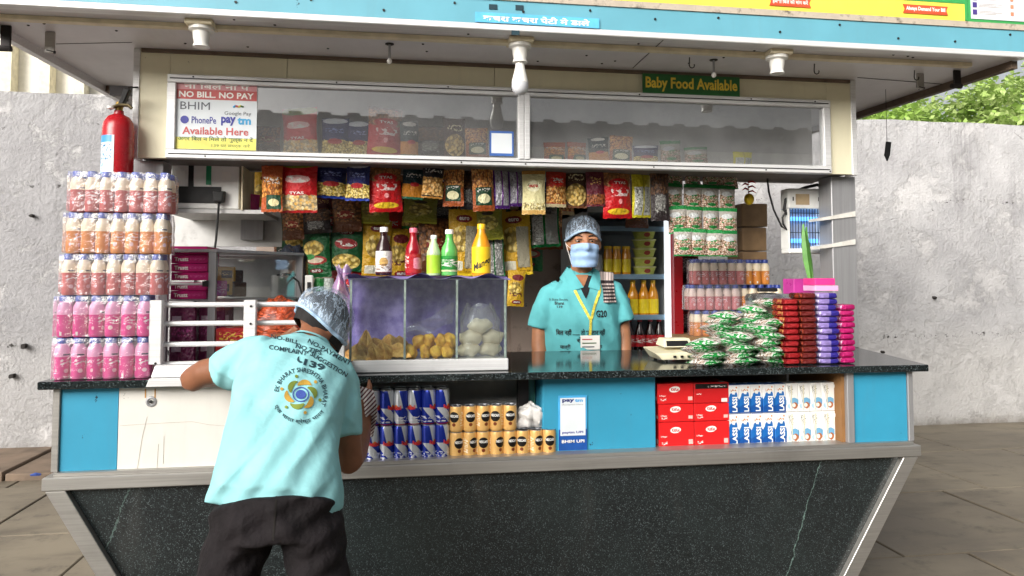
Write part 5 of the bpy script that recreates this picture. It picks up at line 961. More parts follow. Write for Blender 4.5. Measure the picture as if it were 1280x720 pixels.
q = P(313, 246, 3.7); o = MB().lathe([(.04, 0), (.045, .085), (.047, .09), (0, .09)], 16, (q.x, 3.7, ez0-.0025)).build('pink_tub', mat('pink_plastic', S('#c2307e'), .35), loc=(q.x, 3.7, ez0)); tag(o, 'small pink plastic tub beside the electrical box', 'tub')
PL = thing('power_plug', 'black three pin plug and hanging cable on the electrical box', 'plug', (P(274, 245, 3.48).x, 3.48, P(274, 245, 3.48).z))
q = P(274, 245, 3.48); MB().hexa([(q.x-.02, 3.46, q.z-.03), (q.x+.02, 3.46, q.z-.03), (q.x+.024, 3.497, q.z-.03), (q.x-.024, 3.497, q.z-.03), (q.x-.026, 3.46, q.z+.02), (q.x+.026, 3.46, q.z+.02), (q.x+.028, 3.497, q.z+.024), (q.x-.028, 3.497, q.z+.024)]).build('plug_body', BLACK, PL, bevel=.008)
MB().tube([q+V((0, 0, -.02)), P(273, 262, 3.46), P(270, 300, 3.42), P(265, 335, 3.36), P(256, 360, 3.30), P(243, 378, 3.24), P(222, 395, 3.2), P(206, 412, 3.16), P(204, 432, 3.15), P(218, 452, 3.14)], .005, 8).build('cable', BLACK, PL, smooth=True)
MB().box(P(215, 285, 3.9).x, P(372, 285, 3.9).x, 3.9, 3.92, P(290, 308, 3.9).z, P(290, 258, 3.9).z).build('inner_panel', GREYP, K)
MB().box(P(302, 280, 3.88).x, P(330, 280, 3.88).x, 3.86, 3.90, P(315, 300, 3.88).z, P(315, 266, 3.88).z).build('inner_panel', STEEL, K)
# steel framed glass cabinet behind the rail
ca0, ca1 = P(208, 380, 2.98).x, P(374, 380, 3.3).x; caz = P(260, 316, 2.98).z; CB_ = thing('steel_cabinet', 'steel framed glass cabinet full of boxes behind the guard rail', 'cabinet', ((ca0+ca1)/2, 3.1, ZC)); cm = P(267, 380, 2.95).x
for x, y in ((ca0, 2.95), (cm, 2.93), (ca1, 3.30), (ca0, 3.32)): MB().box(x-.013, x+.013, y-.013, y+.013, ZC+.001, caz).build('post', STEEL, CB_)
MB().prism([(ca0-.015, 2.93), (cm+.015, 2.915), (ca1+.02, 3.28), (ca1, 3.34), (ca0-.015, 3.34)], caz+.001, caz+.012).build('top', STEEL, CB_)
MB().prism([(ca0-.01, 2.94), (cm+.01, 2.93), (ca1, 3.28), (ca1, 3.33), (ca0, 3.33)], P(250, 375, 2.95).z-.004, P(250, 375, 2.95).z+.002).build('shelf', STEEL, CB_)
z = P(230, 355, 2.95).z; MB().tube([(ca0, 2.935, z), (cm-.01, 2.925, z)], .005, 8).build('rail', ALU_W, CB_); MB().box(cm-.03, cm-.012, 2.90, 2.93, z-.01, z+.012).build('rail_knob', DARK, CB_)
MB().hexa([(cm+.016, 2.93, caz-.22), (ca1-.014, 3.28, caz-.22), (ca1-.017, 3.283, caz-.22), (cm+.013, 2.933, caz-.22), (cm+.016, 2.93, caz-.02), (ca1-.014, 3.28, caz-.02), (ca1-.017, 3.283, caz-.02), (cm+.013, 2.933, caz-.02)]).build('pane', CLEAR, CB_)
MB().box(ca0, ca1, 3.325, 3.33, ZC+.001, caz).build('back', GREYP, CB_)
MAG = pack('magenta_carton', S('#b5146a'), [('scrib', .5, .92, .35, .65, S('#d86aa4'), 12)], .35, 0, 0, 0, 1); zsh = P(250, 375, 2.95).z+.003; hb = .0325
for i in range(6):
    x0, x1 = P(208, 350, 2.96).x+.015, P(259, 350, 2.96).x; z = zsh+i*hb+(.006 if i > 1 else 0)
    o = thing('magenta_carton', f'flat magenta chocolate carton, {ORD[i]} from bottom of the stack behind the rail', 'carton', ((x0+x1)/2, 3.05, z), 'magenta cartons in the cabinet'); MB().box(x0, x1+random.uniform(-.006, .004), 2.962+random.uniform(0, .006), 3.15, z+.0004, z+hb-.001).build('box', MAG, o, bevel=.0012)
    flat_letters('Trustt', o, x0+.012, x0+.062, z+.008, z+.023, 2.9605, INKW, .03)
DMG = pack('dark_magenta_pack', S('#6a0f48'), [('box', .1, .45, .7, .85, S('#c9b4c4')), ('box', .1, .45, .25, .4, S('#c9b4c4')), ('scrib', .1, .9, .5, .65, S('#a83a80'), 8)], .3, 0)
for i in range(2):
    x0 = P(212, 430, 2.98).x+i*.10; o = MB().box(x0, x0+.095, 2.97+.02*i, 3.15, ZC+.002, zsh-.03).build('dark_pink_pack', DMG, loc=(x0+.05, 3.05, ZC), bevel=.004); tag(o, 'dark magenta pack low behind the rail, '+('left' if i == 0 else 'right'), 'pack', 'dark magenta packs')
YB_ = pack('yellow_biscuit_pack', S('#dba21a'), [('box', .2, .8, .25, .75, S('#3a1c10')), ('scrib', .25, .75, .4, .6, S('#e8c070'), 6)], .3, 0); PKB = pack('pink_biscuit_pack', S('#c24a92'), [('scrib', .1, .9, .2, .8, S('#edc6dc'), 5)], .3, 0)
for i, (px, py, y, mt, nm) in enumerate(((283, 349, 3.07, YB_, 'yellow'), (279, 366, 3.05, YB_, 'yellow'), (272, 367, 3.0, PKB, 'pink'), (293, 353, 3.12, liq('choc_wrap', '#3a1a10', .25), 'dark brown'), (297, 368, 3.12, liq('choc_wrap2', '#4a2412', .25), 'brown'))):
    q = P(px, py, y); o = MB().box(q.x-.035, q.x+.035, y-.005, y+.08, max(zsh, q.z-.01), q.z+.05).build('biscuit_pack', mt, loc=(q.x, y, q.z), bevel=.006); o.rotation_euler.z = .5; tag(o, f'{nm} biscuit pack in the steel cabinet, {["upper", "lower", "front left", "upper back", "lower back"][i]}', 'biscuit pack', 'biscuit packs in the cabinet')
def lump(c0, rx, ry, rz, amp, sd_, zmin):
    m = MB(); m.ell((0, 0, 0), 1, 1, 1, 28, 16); rn = random.Random(sd_); ph = [rn.uniform(0, 6) for _ in range(6)]
    out = []
    for p_ in m.v:
        k = 1+amp*(math.sin(p_[0]*7+ph[0])*math.sin(p_[2]*8+ph[1])+.6*math.sin(p_[1]*13+p_[0]*11+ph[2])+.4*math.sin(p_[2]*19+p_[0]*15+ph[3])); q = V((p_[0]*rx*k, p_[1]*ry*k, p_[2]*rz*k))+V(c0); q.z = max(zmin, q.z); out.append(tuple(q))
    m.v = out; return m
ONET = pack('orange_net_bag', S('#b8381c'), [('snack', -1, 2, S('#c8502a'), S('#8a4a28'), 9), ('scrib', 0, 1, 0, 1, S('#d8603a'), 16)], .35, 0)
q = P(348, 405, 2.97); tag(lump((q.x, 2.98, ZC+.13), .10, .07, .13, .09, 1, ZC+.002).build('orange_bag', ONET, loc=(q.x, 2.98, ZC), smooth=True, ang=180), 'translucent orange bag of onions behind the rail', 'bag')
q = P(292, 425, 2.92); o = MB().box(q.x-.06, q.x+.065, 2.90, 3.05, ZC+.002, ZC+.15).build('red_snack_box', pack('red_box', S('#b81c1c'), [('scrib', .1, .9, .55, .9, S('#e8c04a'), 6), ('ell', .3, .4, .12, .12, Wh)], .35, 0), loc=(q.x, 2.95, ZC), bevel=.004); tag(o, 'red snack box low behind the middle rail post', 'box')
q = P(360, 340, 3.36); tag(lump((q.x+.01, 3.40, P(360, 345, 3.4).z), .075, .07, .14, .06, 3, 0).build('black_bag', mat('black_plastic_bag', S('#1c2028'), .25, var=.2), loc=(q.x, 3.4, P(360, 372, 3.4).z), smooth=True, ang=180), 'dark blue-black plastic bag beside the steel cabinet', 'bag')
q = P(360, 374, 3.36); MB().box(q.x-.07, q.x+.085, 3.32, 3.46, ZC+.001, P(360, 371, 3.4).z).build('cream_box', CREAMC, loc=(q.x, 3.4, ZC), bevel=.004); tag(bpy.data.objects['cream_box'], 'plain cream box under the black bag', 'box')
q = P(386, 358, 3.2); o = thing('switch_strip', 'narrow white switch strip beside the green chips', 'switch', (q.x, 3.2, ZC)); MB().box(q.x-.016, q.x+.016, 3.2, 3.225, ZC+.001, P(386, 344, 3.2).z).build('casing', WHITE, o, bevel=.003); MB().box(q.x-.006, q.x+.008, 3.194, 3.1995, q.z-.02, q.z+.018).build('rocker', BLACK, o)
MB().tube([P(346, 344, 3.3), P(362, 343, 3.28), P(373, 352, 3.26), P(377, 366, 3.24), P(379, 380, 3.22)], .004, 7).build('cord', BLACK, o, smooth=True)
for i, (px, c0, nm) in enumerate(((399, '#1f7a34', 'green'), (411, '#a8b0aa', 'grey'))):
    q = P(px, 362, 3.25); H_ = P(px, 348, 3.25).z-ZC; o = MB().lathe([(.0, 0), (.024, 0), (.024, H_*.93), (.02, H_), (0, H_)], 16, (q.x, 3.25, ZC+.001)).build('snack_tube', pack('tube_'+nm, S(c0), [('scrib', 0, 1, .3, .8, Wh, 6)], .3, 0), loc=(q.x, 3.25, ZC), smooth=True); tag(o, f'{nm} snack tube standing left of the glass food case', 'tube', 'snack tubes')
def frillf(u, v): a = u*9; return V((P(418+18*u, 365, 2.92).x+.012*math.sin(v*9+u*5), 2.92+.03*math.sin(a+v*4), P(424, 395, 2.92).z+.19*v+.01*math.sin(a*2)))
tag(MB().grid(frillf, 20, 12).build('purple_bag', film('lilac_plastic', (.55, .38, .66), .55, .12, .2, .8, 30), loc=(P(424, 365, 2.92).x, 2.92, ZC), smooth=True, ang=180), 'crumpled lilac plastic bag left of the glass food case', 'bag')
# ================================================================== fridge and its stock
fy = 4.02; f0, f1 = P(735, 340, fy).x, P(838, 340, fy).x; fzt = P(790, 266, fy).z; FG = thing('display_fridge', 'open drinks fridge with red frame behind the attendant', 'fridge', ((f0+f1)/2, 4.3, 0)); FRW = mat('fridge_liner', S('#aab0b4'), .4, var=.05); FRR = mat('fridge_red', S('#9c1820'), .3)
MB().box(f0, f1, 4.55, 4.58, .05, fzt).build('back_liner', FRW, FG); MB().box(f0-.03, f0, fy, 4.58, .05, fzt+.05).build('side_liner', FRW, FG); MB().box(f1, f1+.03, fy+.02, 4.58, .05, fzt+.05).build('side_liner', FRW, FG)
MB().box(f0-.03, f1+.03, fy, 4.58, fzt, fzt+.05).build('top', FRW, FG); LEDM = NT('led_strip'); LEDM.b.inputs['Emission Color'].default_value = (.9, .95, 1, 1); LEDM.b.inputs['Emission Strength'].default_value = .6; LEDM = LEDM.fin(S('#e8ecee'), .4)
MB().box(f1-.03, f1-.001, fy-.008, fy+.018, .05, fzt).build('light_strip', LEDM, FG); MB().box(f1+.010, f1+.062, fy-.03, fy+.018, .05, fzt+.05).build('door_frame', FRR, FG)
MB().box(f1+.063, f1+.07, fy-.035, fy+.01, P(840, 360, fy).z-.02, P(840, 360, fy).z).build('door_hinge', STEEL, FG)
szs = [P(790, y_, fy).z for y_ in (284, 344, 395, 444)]
for z in szs[:3]+[szs[3]-.03]: MB().box(f0+.002, f1-.032, fy+.02, 4.54, z-.014, z).build('shelf', FRW, FG); MB().box(f0+.002, f1-.032, fy+.012, fy+.0195, z-.022, z+.006).build('shelf_rail', m_alu('shelf_rail_blue', S('#8fb0c8'), .3, .5) if 'shelf_rail_blue' not in bpy.data.materials else bpy.data.materials['shelf_rail_blue'], FG)
def fbottle(px, shelf, H, R, prof, lq, cp_, lb, nm, wh):
    y = fy+.08; x = P(px, 350, y).x; z = szs[shelf]+.001 if shelf < 3 else szs[3]-.029
    T = thing('fridge_bottle', f'{nm}, {wh}', 'bottle', (x, y, z), 'bottles in the fridge'); MB().lathe([(0, .001)]+[(R*r, H*zz) for r, zz in prof], 16, (x, y, z)).build('bottle', lq, T, smooth=True, ang=60)
    rc = R*prof[-1][0]*1.15; MB().lathe([(rc, H*.9), (rc, H), (0, H)], 12, (x, y, z)).build('cap', cp_, T); MB().lathe([(R*1.03, H*lb[0]), (R*1.03, H*lb[1])], 16, (x, y, z), cap=False).build('label', lb[2], T, smooth=True)
MZ, MZL, MZC = liq('orange_nectar', '#c9861c', .12), liq('yellow_wrap', '#e0c81e', .35), liq('nectar_cap', '#e6bc1c', .35); COK, COKL, COKC = liq('cola', '#1c0a08', .08), pack('cola_label', S('#b3141c'), [('scrib', -.1, 1.1, .3, .7, Wh, 5)], .3, 0), liq('cola_cap', '#b81420', .35)
JAR = [(.95, 0), (1, .04), (1, .72), (.86, .82), (.8, .97)]
for i, px in enumerate((760, 771, 783)): fbottle(px, 1, .165, .026, JAR, MZ, MZC, (.1, .55, MZL), 'squat amber nectar jar on upper fridge shelf', ['left', 'middle', 'right'][i])
for i, px in enumerate((791, 804.5, 816)): fbottle(px, 2, .20, .031, PET, MZ, MZC, (.06, .46, MZL), 'mango drink bottle on middle fridge shelf', ['left', 'middle', 'right'][i])
for i, px in enumerate((786, 799, 812, 823)): fbottle(px, 3, .235, .031, PET, COK, COKC, (.3, .58, COKL), 'dark cola bottle with red cap on lowest fridge shelf', ORD[i]+' from left')
TUB = pack('lime_tub', S('#c6cc62'), [('band', .8, 1, S('#dcdc9a')), ('ell', .0, .45, .05, .25, S('#a83a28')), ('ell', 1, .45, .05, .25, S('#a83a28'))], .35, 0)
for i in range(5):
    x = P(805, 320, fy+.1).x; z = szs[1]+.002+i*.052; o = MB().lathe([(.052, 0), (.066, .042), (.07, .043), (.07, .049), (0, .05)], 20, (x, fy+.10, z)).build('yogurt_tub', TUB, loc=(x, fy+.1, z), smooth=True); tag(o, f'lime green yogurt tub, {ORD[i]} from bottom of the fridge stack', 'tub', 'yogurt tubs in the fridge')
q = P(748, 336, fy+.06); o = MB().lathe([(0, 0), (.026, 0), (.027, .09), (.02, .115), (0, .118)], 14, (q.x, fy+.07, szs[1]+.001)).build('shaker', liq('grey_shaker', '#9aa0a4', .3), loc=(q.x, fy+.07, szs[1])); tag(o, 'small grey shaker on the upper fridge shelf beside attendant', 'shaker')
q = P(783, 380, fy+.03); o = MB().box(q.x-.03, q.x+.02, fy+.025, fy+.08, szs[2]+.001, szs[2]+.10).build('milk_pack', pack('blue_milk', S('#2c52a0'), [('band', .4, .7, Wh), ('scrib', .1, .9, .1, .4, Wh, 6)], .35, 0), loc=(q.x, fy+.05, szs[2]), bevel=.003); tag(o, 'blue and white pack beside the attendant on fridge shelf', 'pack')
# dark shelf with goods between fridge and right stack
gx0, gx1 = P(848, 380, 4.15).x, P(864, 380, 4.15).x
for i, py in enumerate((340, 375, 410)):
    z = P(856, py, 4.15).z; o = MB().box(gx0, gx1+.05, 4.15, 4.25, z, z+.10).build('foil_pack', pack('dark_foil_%d' % i, S('#4a4448'), [('scrib', .1, .9, .1, .9, S('#c0bcbc'), 6), ('band', .8, 1, S('#5a1418'))], .3, .3), loc=(gx0, 4.2, z), bevel=.006); tag(o, f'dark foil pack right of the red fridge frame, {["upper", "middle", "lower"][i]}', 'pack', 'foil packs beside the fridge')
MB().box(gx0-.02, gx1+.06, 4.26, 4.28, ZC, P(856, 320, 4.15).z).build('goods_rack', DARK, K)
for py in (340, 375, 410): z = P(856, py, 4.15).z; MB().box(gx0-.02, gx1+.06, 4.14, 4.26, z-.012, z-.001).build('goods_rack_shelf', DARK, K)
# ================================================================== insect killer on the right inner wall, lemon-chilli charm
ya_, yk = 3.50, 3.50; k0, k1 = P(984, 275, yk).x, P(1026, 275, yk).x; z1, z0 = P(1006, 236, yk).z, P(1006, 317, yk).z; kw = k1-k0
IK = thing('insect_killer', 'electric insect killer with blue tubes tied to the right pillar', 'insect killer', ((k0+k1)/2, yk, z0)); BLG = NT('uv_tube'); BLG.b.inputs['Emission Color'].default_value = (.12, .45, 1, 1); BLG.b.inputs['Emission Strength'].default_value = 1.2; BLG = BLG.fin(S('#5a9ae0'), .3)
MB().box(k0, k1, yk+.05, yk+.06, z0, z1-.02).build('backplate', mat('uv_backplate', S('#a8b4c8'), .4), IK); MB().box(k0-.004, k1+.004, yk-.02, yk+.06, z1-.105, z1).build('hood', PLAIN_W, IK, bevel=.012); MB().box(k0-.004, k1+.004, yk-.02, yk+.06, z0, z0+.025).build('tray', PLAIN_W, IK, bevel=.004)
for x in (k0-.003, k1-.003): MB().box(x, x+.006, yk-.018, yk+.059, z0+.025, z1-.105).build('end_plate', PLAIN_W, IK)
for f_ in (.2, .54): z = z0+(z1-z0)*f_; MB().tube([(k0+.035, yk+.025, z), (k1-.005, yk+.025, z)], .011, 10).build('tube', BLG, IK, smooth=True)
for i in range(12): x = k0+.008+(kw-.016)*i/11; MB().tube([(x, yk-.012, z0+.025), (x, yk-.012, z1-.105)], .0022, 5).build('grid_wire', DARK, IK)
for f_ in (.32, .62): z = z0+(z1-z0)*f_; MB().tube([(k0, yk-.014, z), (k1, yk-.014, z)], .0018, 5).build('grid_wire', DARK, IK)
MB().box(k0+kw*.2, k0+kw*.6, yk-.0225, yk-.0205, z1-.085, z1-.03).build('rating_label', liq('brown_label', '#b09a78', .6), IK)
for x in (k0+.02, k1-.025): MB().box(x, x+.006, yk-.0225, yk-.0205, z1-.065, z1-.045).build('slot', BLACK, IK)
MB().tube([P(1030, 236, yk), P(1022, 231, yk), P(1008, 234, yk), P(992, 240, yk), P(982, 250, yk), P(980, 262, yk), P(984, 268, yk)], .008, 8).build('cable', BLACK, IK, smooth=True)
MB().tube([P(959, 222, yk), P(961, 240, yk), P(967, 262, yk), P(977, 283, yk), P(984, 288, yk), P(979, 280, yk), P(978, 272, yk), P(984, 262, yk)], .005, 7).build('cable', BLACK, IK, smooth=True)
q = P(935, 220, 3.60); CH = thing('lemon_chilli_charm', 'lemon and red chilli charm hanging above the brown cartons', 'charm', (q.x, 3.6, P(935, 255, 3.6).z)); LEM = liq('lemon', '#e2c01e', .4); CHI = liq('chilli', '#b5161a', .3)
MB().tube([(q.x, 3.6, ZF0+.005), (q.x, 3.6, P(935, 250, 3.6).z)], .0015, 5).build('thread', DARK, CH)
for py, r_ in ((217, .026), (249, .026)): z = P(935, py, 3.6).z; m = MB(); m.ell((q.x+.004, 3.6, z), r_, r_, r_*1.2, 14, 10); m.build('lemon', LEM, CH, smooth=True)
for i, (py, s_) in enumerate(((228, 1), (231, -1), (234, 1), (237, -1), (240, 1))): z = P(935, py, 3.6).z; MB().tube([(q.x, 3.598, z), (q.x+s_*.02, 3.594, z+.006), (q.x+s_*.04, 3.59, z-.006)], [.005, .005, .001], 7).build('chilli', CHI, CH, smooth=True)
# ================================================================== people
def fuse(m, voxel, it=3, fac=.5):
    me = m.mesh('fuse', [INK]); o = bpy.data.objects.new('fuse', me); COL.objects.link(o); md = o.modifiers.new('r', 'REMESH'); md.mode = 'VOXEL'; md.voxel_size = voxel; md.adaptivity = 0
    dg = bpy.context.evaluated_depsgraph_get(); r = bpy.data.meshes.new_from_object(o.evaluated_get(dg)); bpy.data.objects.remove(o)
    bm = bmesh.new(); bm.from_mesh(r)
    for _ in range(it): bmesh.ops.smooth_vert(bm, verts=bm.verts, factor=fac, use_axis_x=True, use_axis_y=True, use_axis_z=True)
    bm.to_mesh(r); bm.free(); return r
def put(me, name, m, parent, fn=None):
    off = V((0, 0, 0)); q = parent
    while q: off += V(q.location); q = q.parent
    for v in me.vertices:
        c = V(v.co); 
        if fn: c = fn(c)
        v.co = c-off
    me.materials.clear(); me.materials.append(m); me.polygons.foreach_set('use_smooth', [True]*len(me.polygons)); me.name = name; me.update()
    o = bpy.data.objects.new(name, me); COL.objects.link(o); o.parent = parent; return o
def bvh(o):
    off = V((0, 0, 0)); q = o.parent
    while q: off += V(q.location); q = q.parent
    return BVHTree.FromPolygons([V(v.co)+off for v in o.data.vertices], [tuple(p.vertices) for p in o.data.polygons])
def skin(name, col):
    t = NT(name); c = t.coord(); cc = t.mix(t.ss(t.noise(c, 30, 4), .3, .7), tuple(x*.85 for x in col), col); t.bump(t.noise(c, 240, 3), .15, .003)
    t.b.inputs['Subsurface Weight'].default_value = .12; t.b.inputs['Subsurface Radius'].default_value = (.6, .3, .2); t.b.inputs['Subsurface Scale'].default_value = .01; return t.fin(cc, .48, 0, .4)
SK1, SK2 = skin('skin_brown', S('#b07a58')), skin('skin_tan', S('#8a5a40'))
def cloth(name, col, var=.1, wr=.35, ws=9, wv=500):
    t = NT(name); c = t.coord(); n1 = t.noise(c, ws, 4); n2 = t.noise(c, 60, 3)
    cc = t.mix(t.ss(n1, .3, .7), tuple(x*(1-var) for x in col), tuple(min(1, x*(1+var)) for x in col)); rg = t.m('SUBTRACT', 1.0, t.m('ABSOLUTE', t.m('MULTIPLY', t.m('SUBTRACT', t.noise(t.scale(c, (1, 1, .6)), 5.5, 3, .5), .5), 4.0))); t.bump(t.m('ADD', t.m('ADD', t.m('MULTIPLY', n1, .6), t.m('MULTIPLY', n2, .10)), t.m('MULTIPLY', rg, .55)), wr*1.5, .03); return t.fin(cc, .85, 0, .25)
TEAL, TEAL2 = cloth('teal_polo', S('#5fb0b5'), .08, .2), cloth('pale_teal_polo', S('#8fc8cc'), .08, .2); TROU = cloth('black_trousers', S('#1b1719'), .3, .5, 14); HAIR = mat('black_hair', S('#15100f'), .8, bump=.6, bs=300)
def netmat(name, col, cover, sc):
    t = NT(name); uv = t.coord('UV'); nt = t.t; w1 = t.noise(t.scale(uv, (22, 2.2, 1)), 1, 5, .65); k = t.m('MULTIPLY', t.m('LESS_THAN', t.m('ABSOLUTE', t.m('SUBTRACT', w1, .5)), .02), .55)
    w2 = t.noise(t.coord(), sc, 4, .6); k2 = t.m('MULTIPLY', t.ss(w2, .52, .72), .35); rim = t.m('MULTIPLY', t.ss(t.xyz(uv)[1], .72, 1.0), .35)
    a = t.m('ADD', t.m('ADD', t.m('MAXIMUM', k, k2), rim), cover, clamp=True); t.bump(w1, .6, .01)
    tr = t.n('ShaderNodeBsdfTransparent'); ms = t.n('ShaderNodeMixShader'); t.put(ms.inputs[0], a); nt.links.new(tr.outputs[0], ms.inputs[1]); nt.links.new(t.b.outputs[0], ms.inputs[2]); nt.links.new(ms.outputs[0], t.out.inputs[0]); return t.fin(col, .5)
NET = netmat('hair_net', S('#b4c6da'), .14, 34); NETB = mat('hair_net_band', S('#a9c4de'), .6, var=.1, vs=60); MASKM = mat('mask_blue', S('#9bb9de'), .7, var=.06, vs=40)
def head_parts(m, H, Rm, s=1.0):   # head in local frame (x right, y back, z up, origin at head centre); H centre, Rm rotation
    def q(x, y, z): return H+Rm @ (V((x, y, z))*s)
    def e(c, a, b, d, seg=18, rg=12): m.ell(q(*c), a*s, b*s, d*s, seg, rg, Rm)
    e((0, .012, .035), .075, .095, .085); e((0, -.012, -.03), .062, .078, .075); e((0, -.035, -.075), .042, .045, .038); e((0, -.02, -.02), .068, .07, .05)
    e((0, -.092, -.022), .013, .02, .015, 10, 8); e((0, -.086, .0), .008, .014, .026, 10, 8)
    for sx in (-1, 1): e((sx*.076, .012, -.012), .010, .02, .031, 10, 8); e((sx*.034, -.07, .018), .028, .018, .012, 10, 8); e((sx*.042, -.06, -.03), .022, .022, .022, 10, 8)
    e((0, -.082, -.055), .022, .014, .009, 10, 8)
def hand_parts(m, wrist, d, up, side, curl, s=1.0, grip=False):   # palm + five fingers; d finger direction, up back-of-hand, side = thumb side
    d, up, side = V(d).normalized(), V(up).normalized(), V(side).normalized(); pc = wrist+d*.045*s
    m.loft([(wrist, .026*s, .02*s), (wrist+d*.03*s, .036*s, .018*s), (wrist+d*.075*s, .042*s, .015*s), (wrist+d*.09*s, .038*s, .012*s)], side, 14)
    for i, (L, o) in enumerate(((.07, .032), (.078, .011), (.074, -.011), (.058, -.031))):
        p = wrist+d*.085*s+side*o*s; pts = [p]; dd = d.copy(); c = curl*(1+.12*i)
        for k in range(3): dd = (Matrix.Rotation(-c*(.5 if k == 0 else 1), 3, side) @ dd).normalized() if True else dd; p = p+dd*L*s*(.42, .33, .25)[k]; pts.append(p)
        m.tube(pts, [.0095*s, .009*s, .0082*s, .006*s], 8)
    p = wrist+d*.025*s+side*.03*s; t1 = (d*.6+side*.7-up*.35).normalized(); t2 = (d*.9+side*.1-up*.5).normalized(); m.tube([p, p+t1*.035*s, p+t1*.035*s+t2*.03*s, p+t1*.035*s+t2*.052*s], [.012*s, .0105*s, .009*s, .006*s], 8)
def decal(text, parent, B, org, ax, ay, w_, h_, m, d, off=.003, bold=.02, arc=None, camray=False):
    vs, fs, asp = glyphs(text, bold); out = []; last = None
    for x, y in vs:
        if arc: t = (x-.5)*arc[1]; r_ = arc[0]+y*h_*(1 if arc[0] > 0 else 1); p = org+ax*(abs(r_)*math.sin(t))+ay*(r_*math.cos(t)) if arc[0] > 0 else org+ax*((abs(arc[0])-y*h_)*math.sin(t))-ay*((abs(arc[0])-y*h_)*math.cos(t))
        else: p = org+ax*((x-.5)*w_)+ay*((y-.5)*h_)
        if camray: d = (p-V((0, 0, CZ))).normalized(); hit = B.ray_cast(V((0, 0, CZ)), d)
        else: hit = B.ray_cast(p-d*1.2, d)
        if hit[0] is not None: last = hit[0]-d*off; out.append(last)
        else: out.append(p if last is None else p+d*((last-p).dot(d)))
    b_ = MB(); b_.add(out, fs); return b_.build('print', m, parent)
def strip(path, wd, parent, B, m, d, name, off=.004, ud=V((1, 0, 0))):
    vs = []; fs = []; n = 0
    for i in range(len(path)-1):
        for k in range(7):
            p = V(path[i]).lerp(V(path[i+1]), k/7 if i < len(path)-2 else k/6)
            t = (V(path[i+1])-V(path[i])).normalized(); sd_ = t.cross(d).normalized()
            for s_ in (-1, 1):
                c = p+sd_*(wd/2*s_); h = B.ray_cast(c-d*1.0, d); vs.append((h[0] if h[0] is not None else c)-d*off)
            n += 1
    for i in range(n-1): fs.append((2*i, 2*i+1, 2*i+3, 2*i+2))
    b_ = MB(); b_.add(vs, fs); return b_.build(name, m, parent, smooth=True)
# ------------------------------------------------------------------ attendant behind the counter, facing the camera
ay_ = 3.62; q = P(726, 350, ay_); A = thing('person', 'person in teal polo, face mask and hair net behind the counter', 'person', (q.x, ay_, 0)); ax_, O = q.x, V((q.x, ay_, 0))
eyz = P(726, 301, ay_).z
m = MB(); Hc = V((ax_+.004, ay_-.03, eyz-.012)); Rm = Matrix.Rotation(rad(-6), 3, 'Z') @ Matrix.Rotation(rad(3), 3, 'X'); head_parts(m, Hc, Rm, 1.04)
def L(x, y, z): return V((ax_+x, ay_+y, z))
sz = 1.345
m.loft([(L(0, .02, sz-.03), .06, .06), (L(0, .01, sz+.03), .054, .056), (L(0, -.005, sz+.09), .052, .056), (L(0, -.01, sz+.13), .05, .055)], (1, 0, 0))
m.loft([(L(0, 0, .78), .15, .10), (L(0, 0, .95), .15, .105), (L(0, 0, 1.1), .16, .105), (L(0, .01, 1.22), .145, .095), (L(0, .015, sz-.04), .085, .068), (L(0, .015, sz+.02), .06, .05)], (1, 0, 0))
for s_ in (-1, 1):
    m.loft([(L(s_*.14, .01, sz-.08), .045, .045), (L(s_*.195, .005, 1.2), .046, .046), (L(s_*.212, 0, 1.08), .04, .041), (L(s_*.215, -.01, 1.02), .04, .042), (L(s_*.21, -.05, .93), .036, .036), (L(s_*.19, -.10, .85), .028, .028)], (1, 0, 0), 16)
    hand_parts(m, L(s_*.19, -.10, .85), (0, -.4, -1), (s_*.8, -.3, 0), (-s_*.3, -1, .2), .35*s_)
    m.loft([(L(s_*.09, 0, .82), .085, .095), (L(s_*.095, 0, .48), .058, .06), (L(s_*.1, .01, .3), .05, .055), (L(s_*.1, .01, .08), .035, .04)], (1, 0, 0), 16); m.ell(L(s_*.105, -.05, .035), .045, .11, .034)
def lean(c):   # relaxed stance: one shoulder lower, weight on one leg
    d = c.x-ax_; k = max(0, min(1, (abs(d)-.05)/.08)); return c+V((.012*max(0, c.z-1.0), 0, (.055*d if 0.7 < c.z < 1.42 else 0)*k))
body = put(fuse(m, .0075, 2), 'body', SK1, A, lean)
m = MB(); m.loft([(L(0, 0, .80), .205, .135), (L(0, 0, .95), .20, .132), (L(0, 0, 1.08), .20, .130), (L(0, .005, 1.2), .202, .128), (L(0, .01, 1.275), .172, .112), (L(0, .013, sz-.025), .118, .085), (L(0, .012, sz+.022), .078, .068)], (1, 0, 0), 28, 2.3)
for s_ in (-1, 1): m.loft([(L(s_*.110, .012, sz-.045), .045, .062), (L(s_*.158, .008, sz-.078), .058, .068), (L(s_*.190, .004, 1.20), .060, .072), (L(s_*.212, -.01*s_, 1.105), .062, .074)], (1, 0, 0), 20)
def fold(c):
    k = .005*math.sin(c.z*38+c.x*25+2*math.sin(c.x*11))+.004*math.sin(c.x*60+c.z*24)+.007*(1-abs(math.sin((c.z*.9+c.x*1.2)*16+1.5*math.sin(c.x*10))))**3; return lean(c)+V((0, -k, 0))
shirt = put(fuse(m, .008, 3), 'shirt', TEAL, A, fold); B = bvh(shirt)
m = MB(); m.loft([(L(0, 0, .95), .165, .115), (L(0, 0, .80), .172, .125), (L(0, 0, .74), .17, .125)], (1, 0, 0), 24)
for s_ in (-1, 1): m.loft([(L(s_*.085, 0, .80), .09, .11), (L(s_*.095, 0, .46), .075, .08), (L(s_*.1, .01, .08), .06, .07)], (1, 0, 0), 18)
put(fuse(m, .01, 2), 'trousers', TROU, A)
FW = V((0, 1, 0))
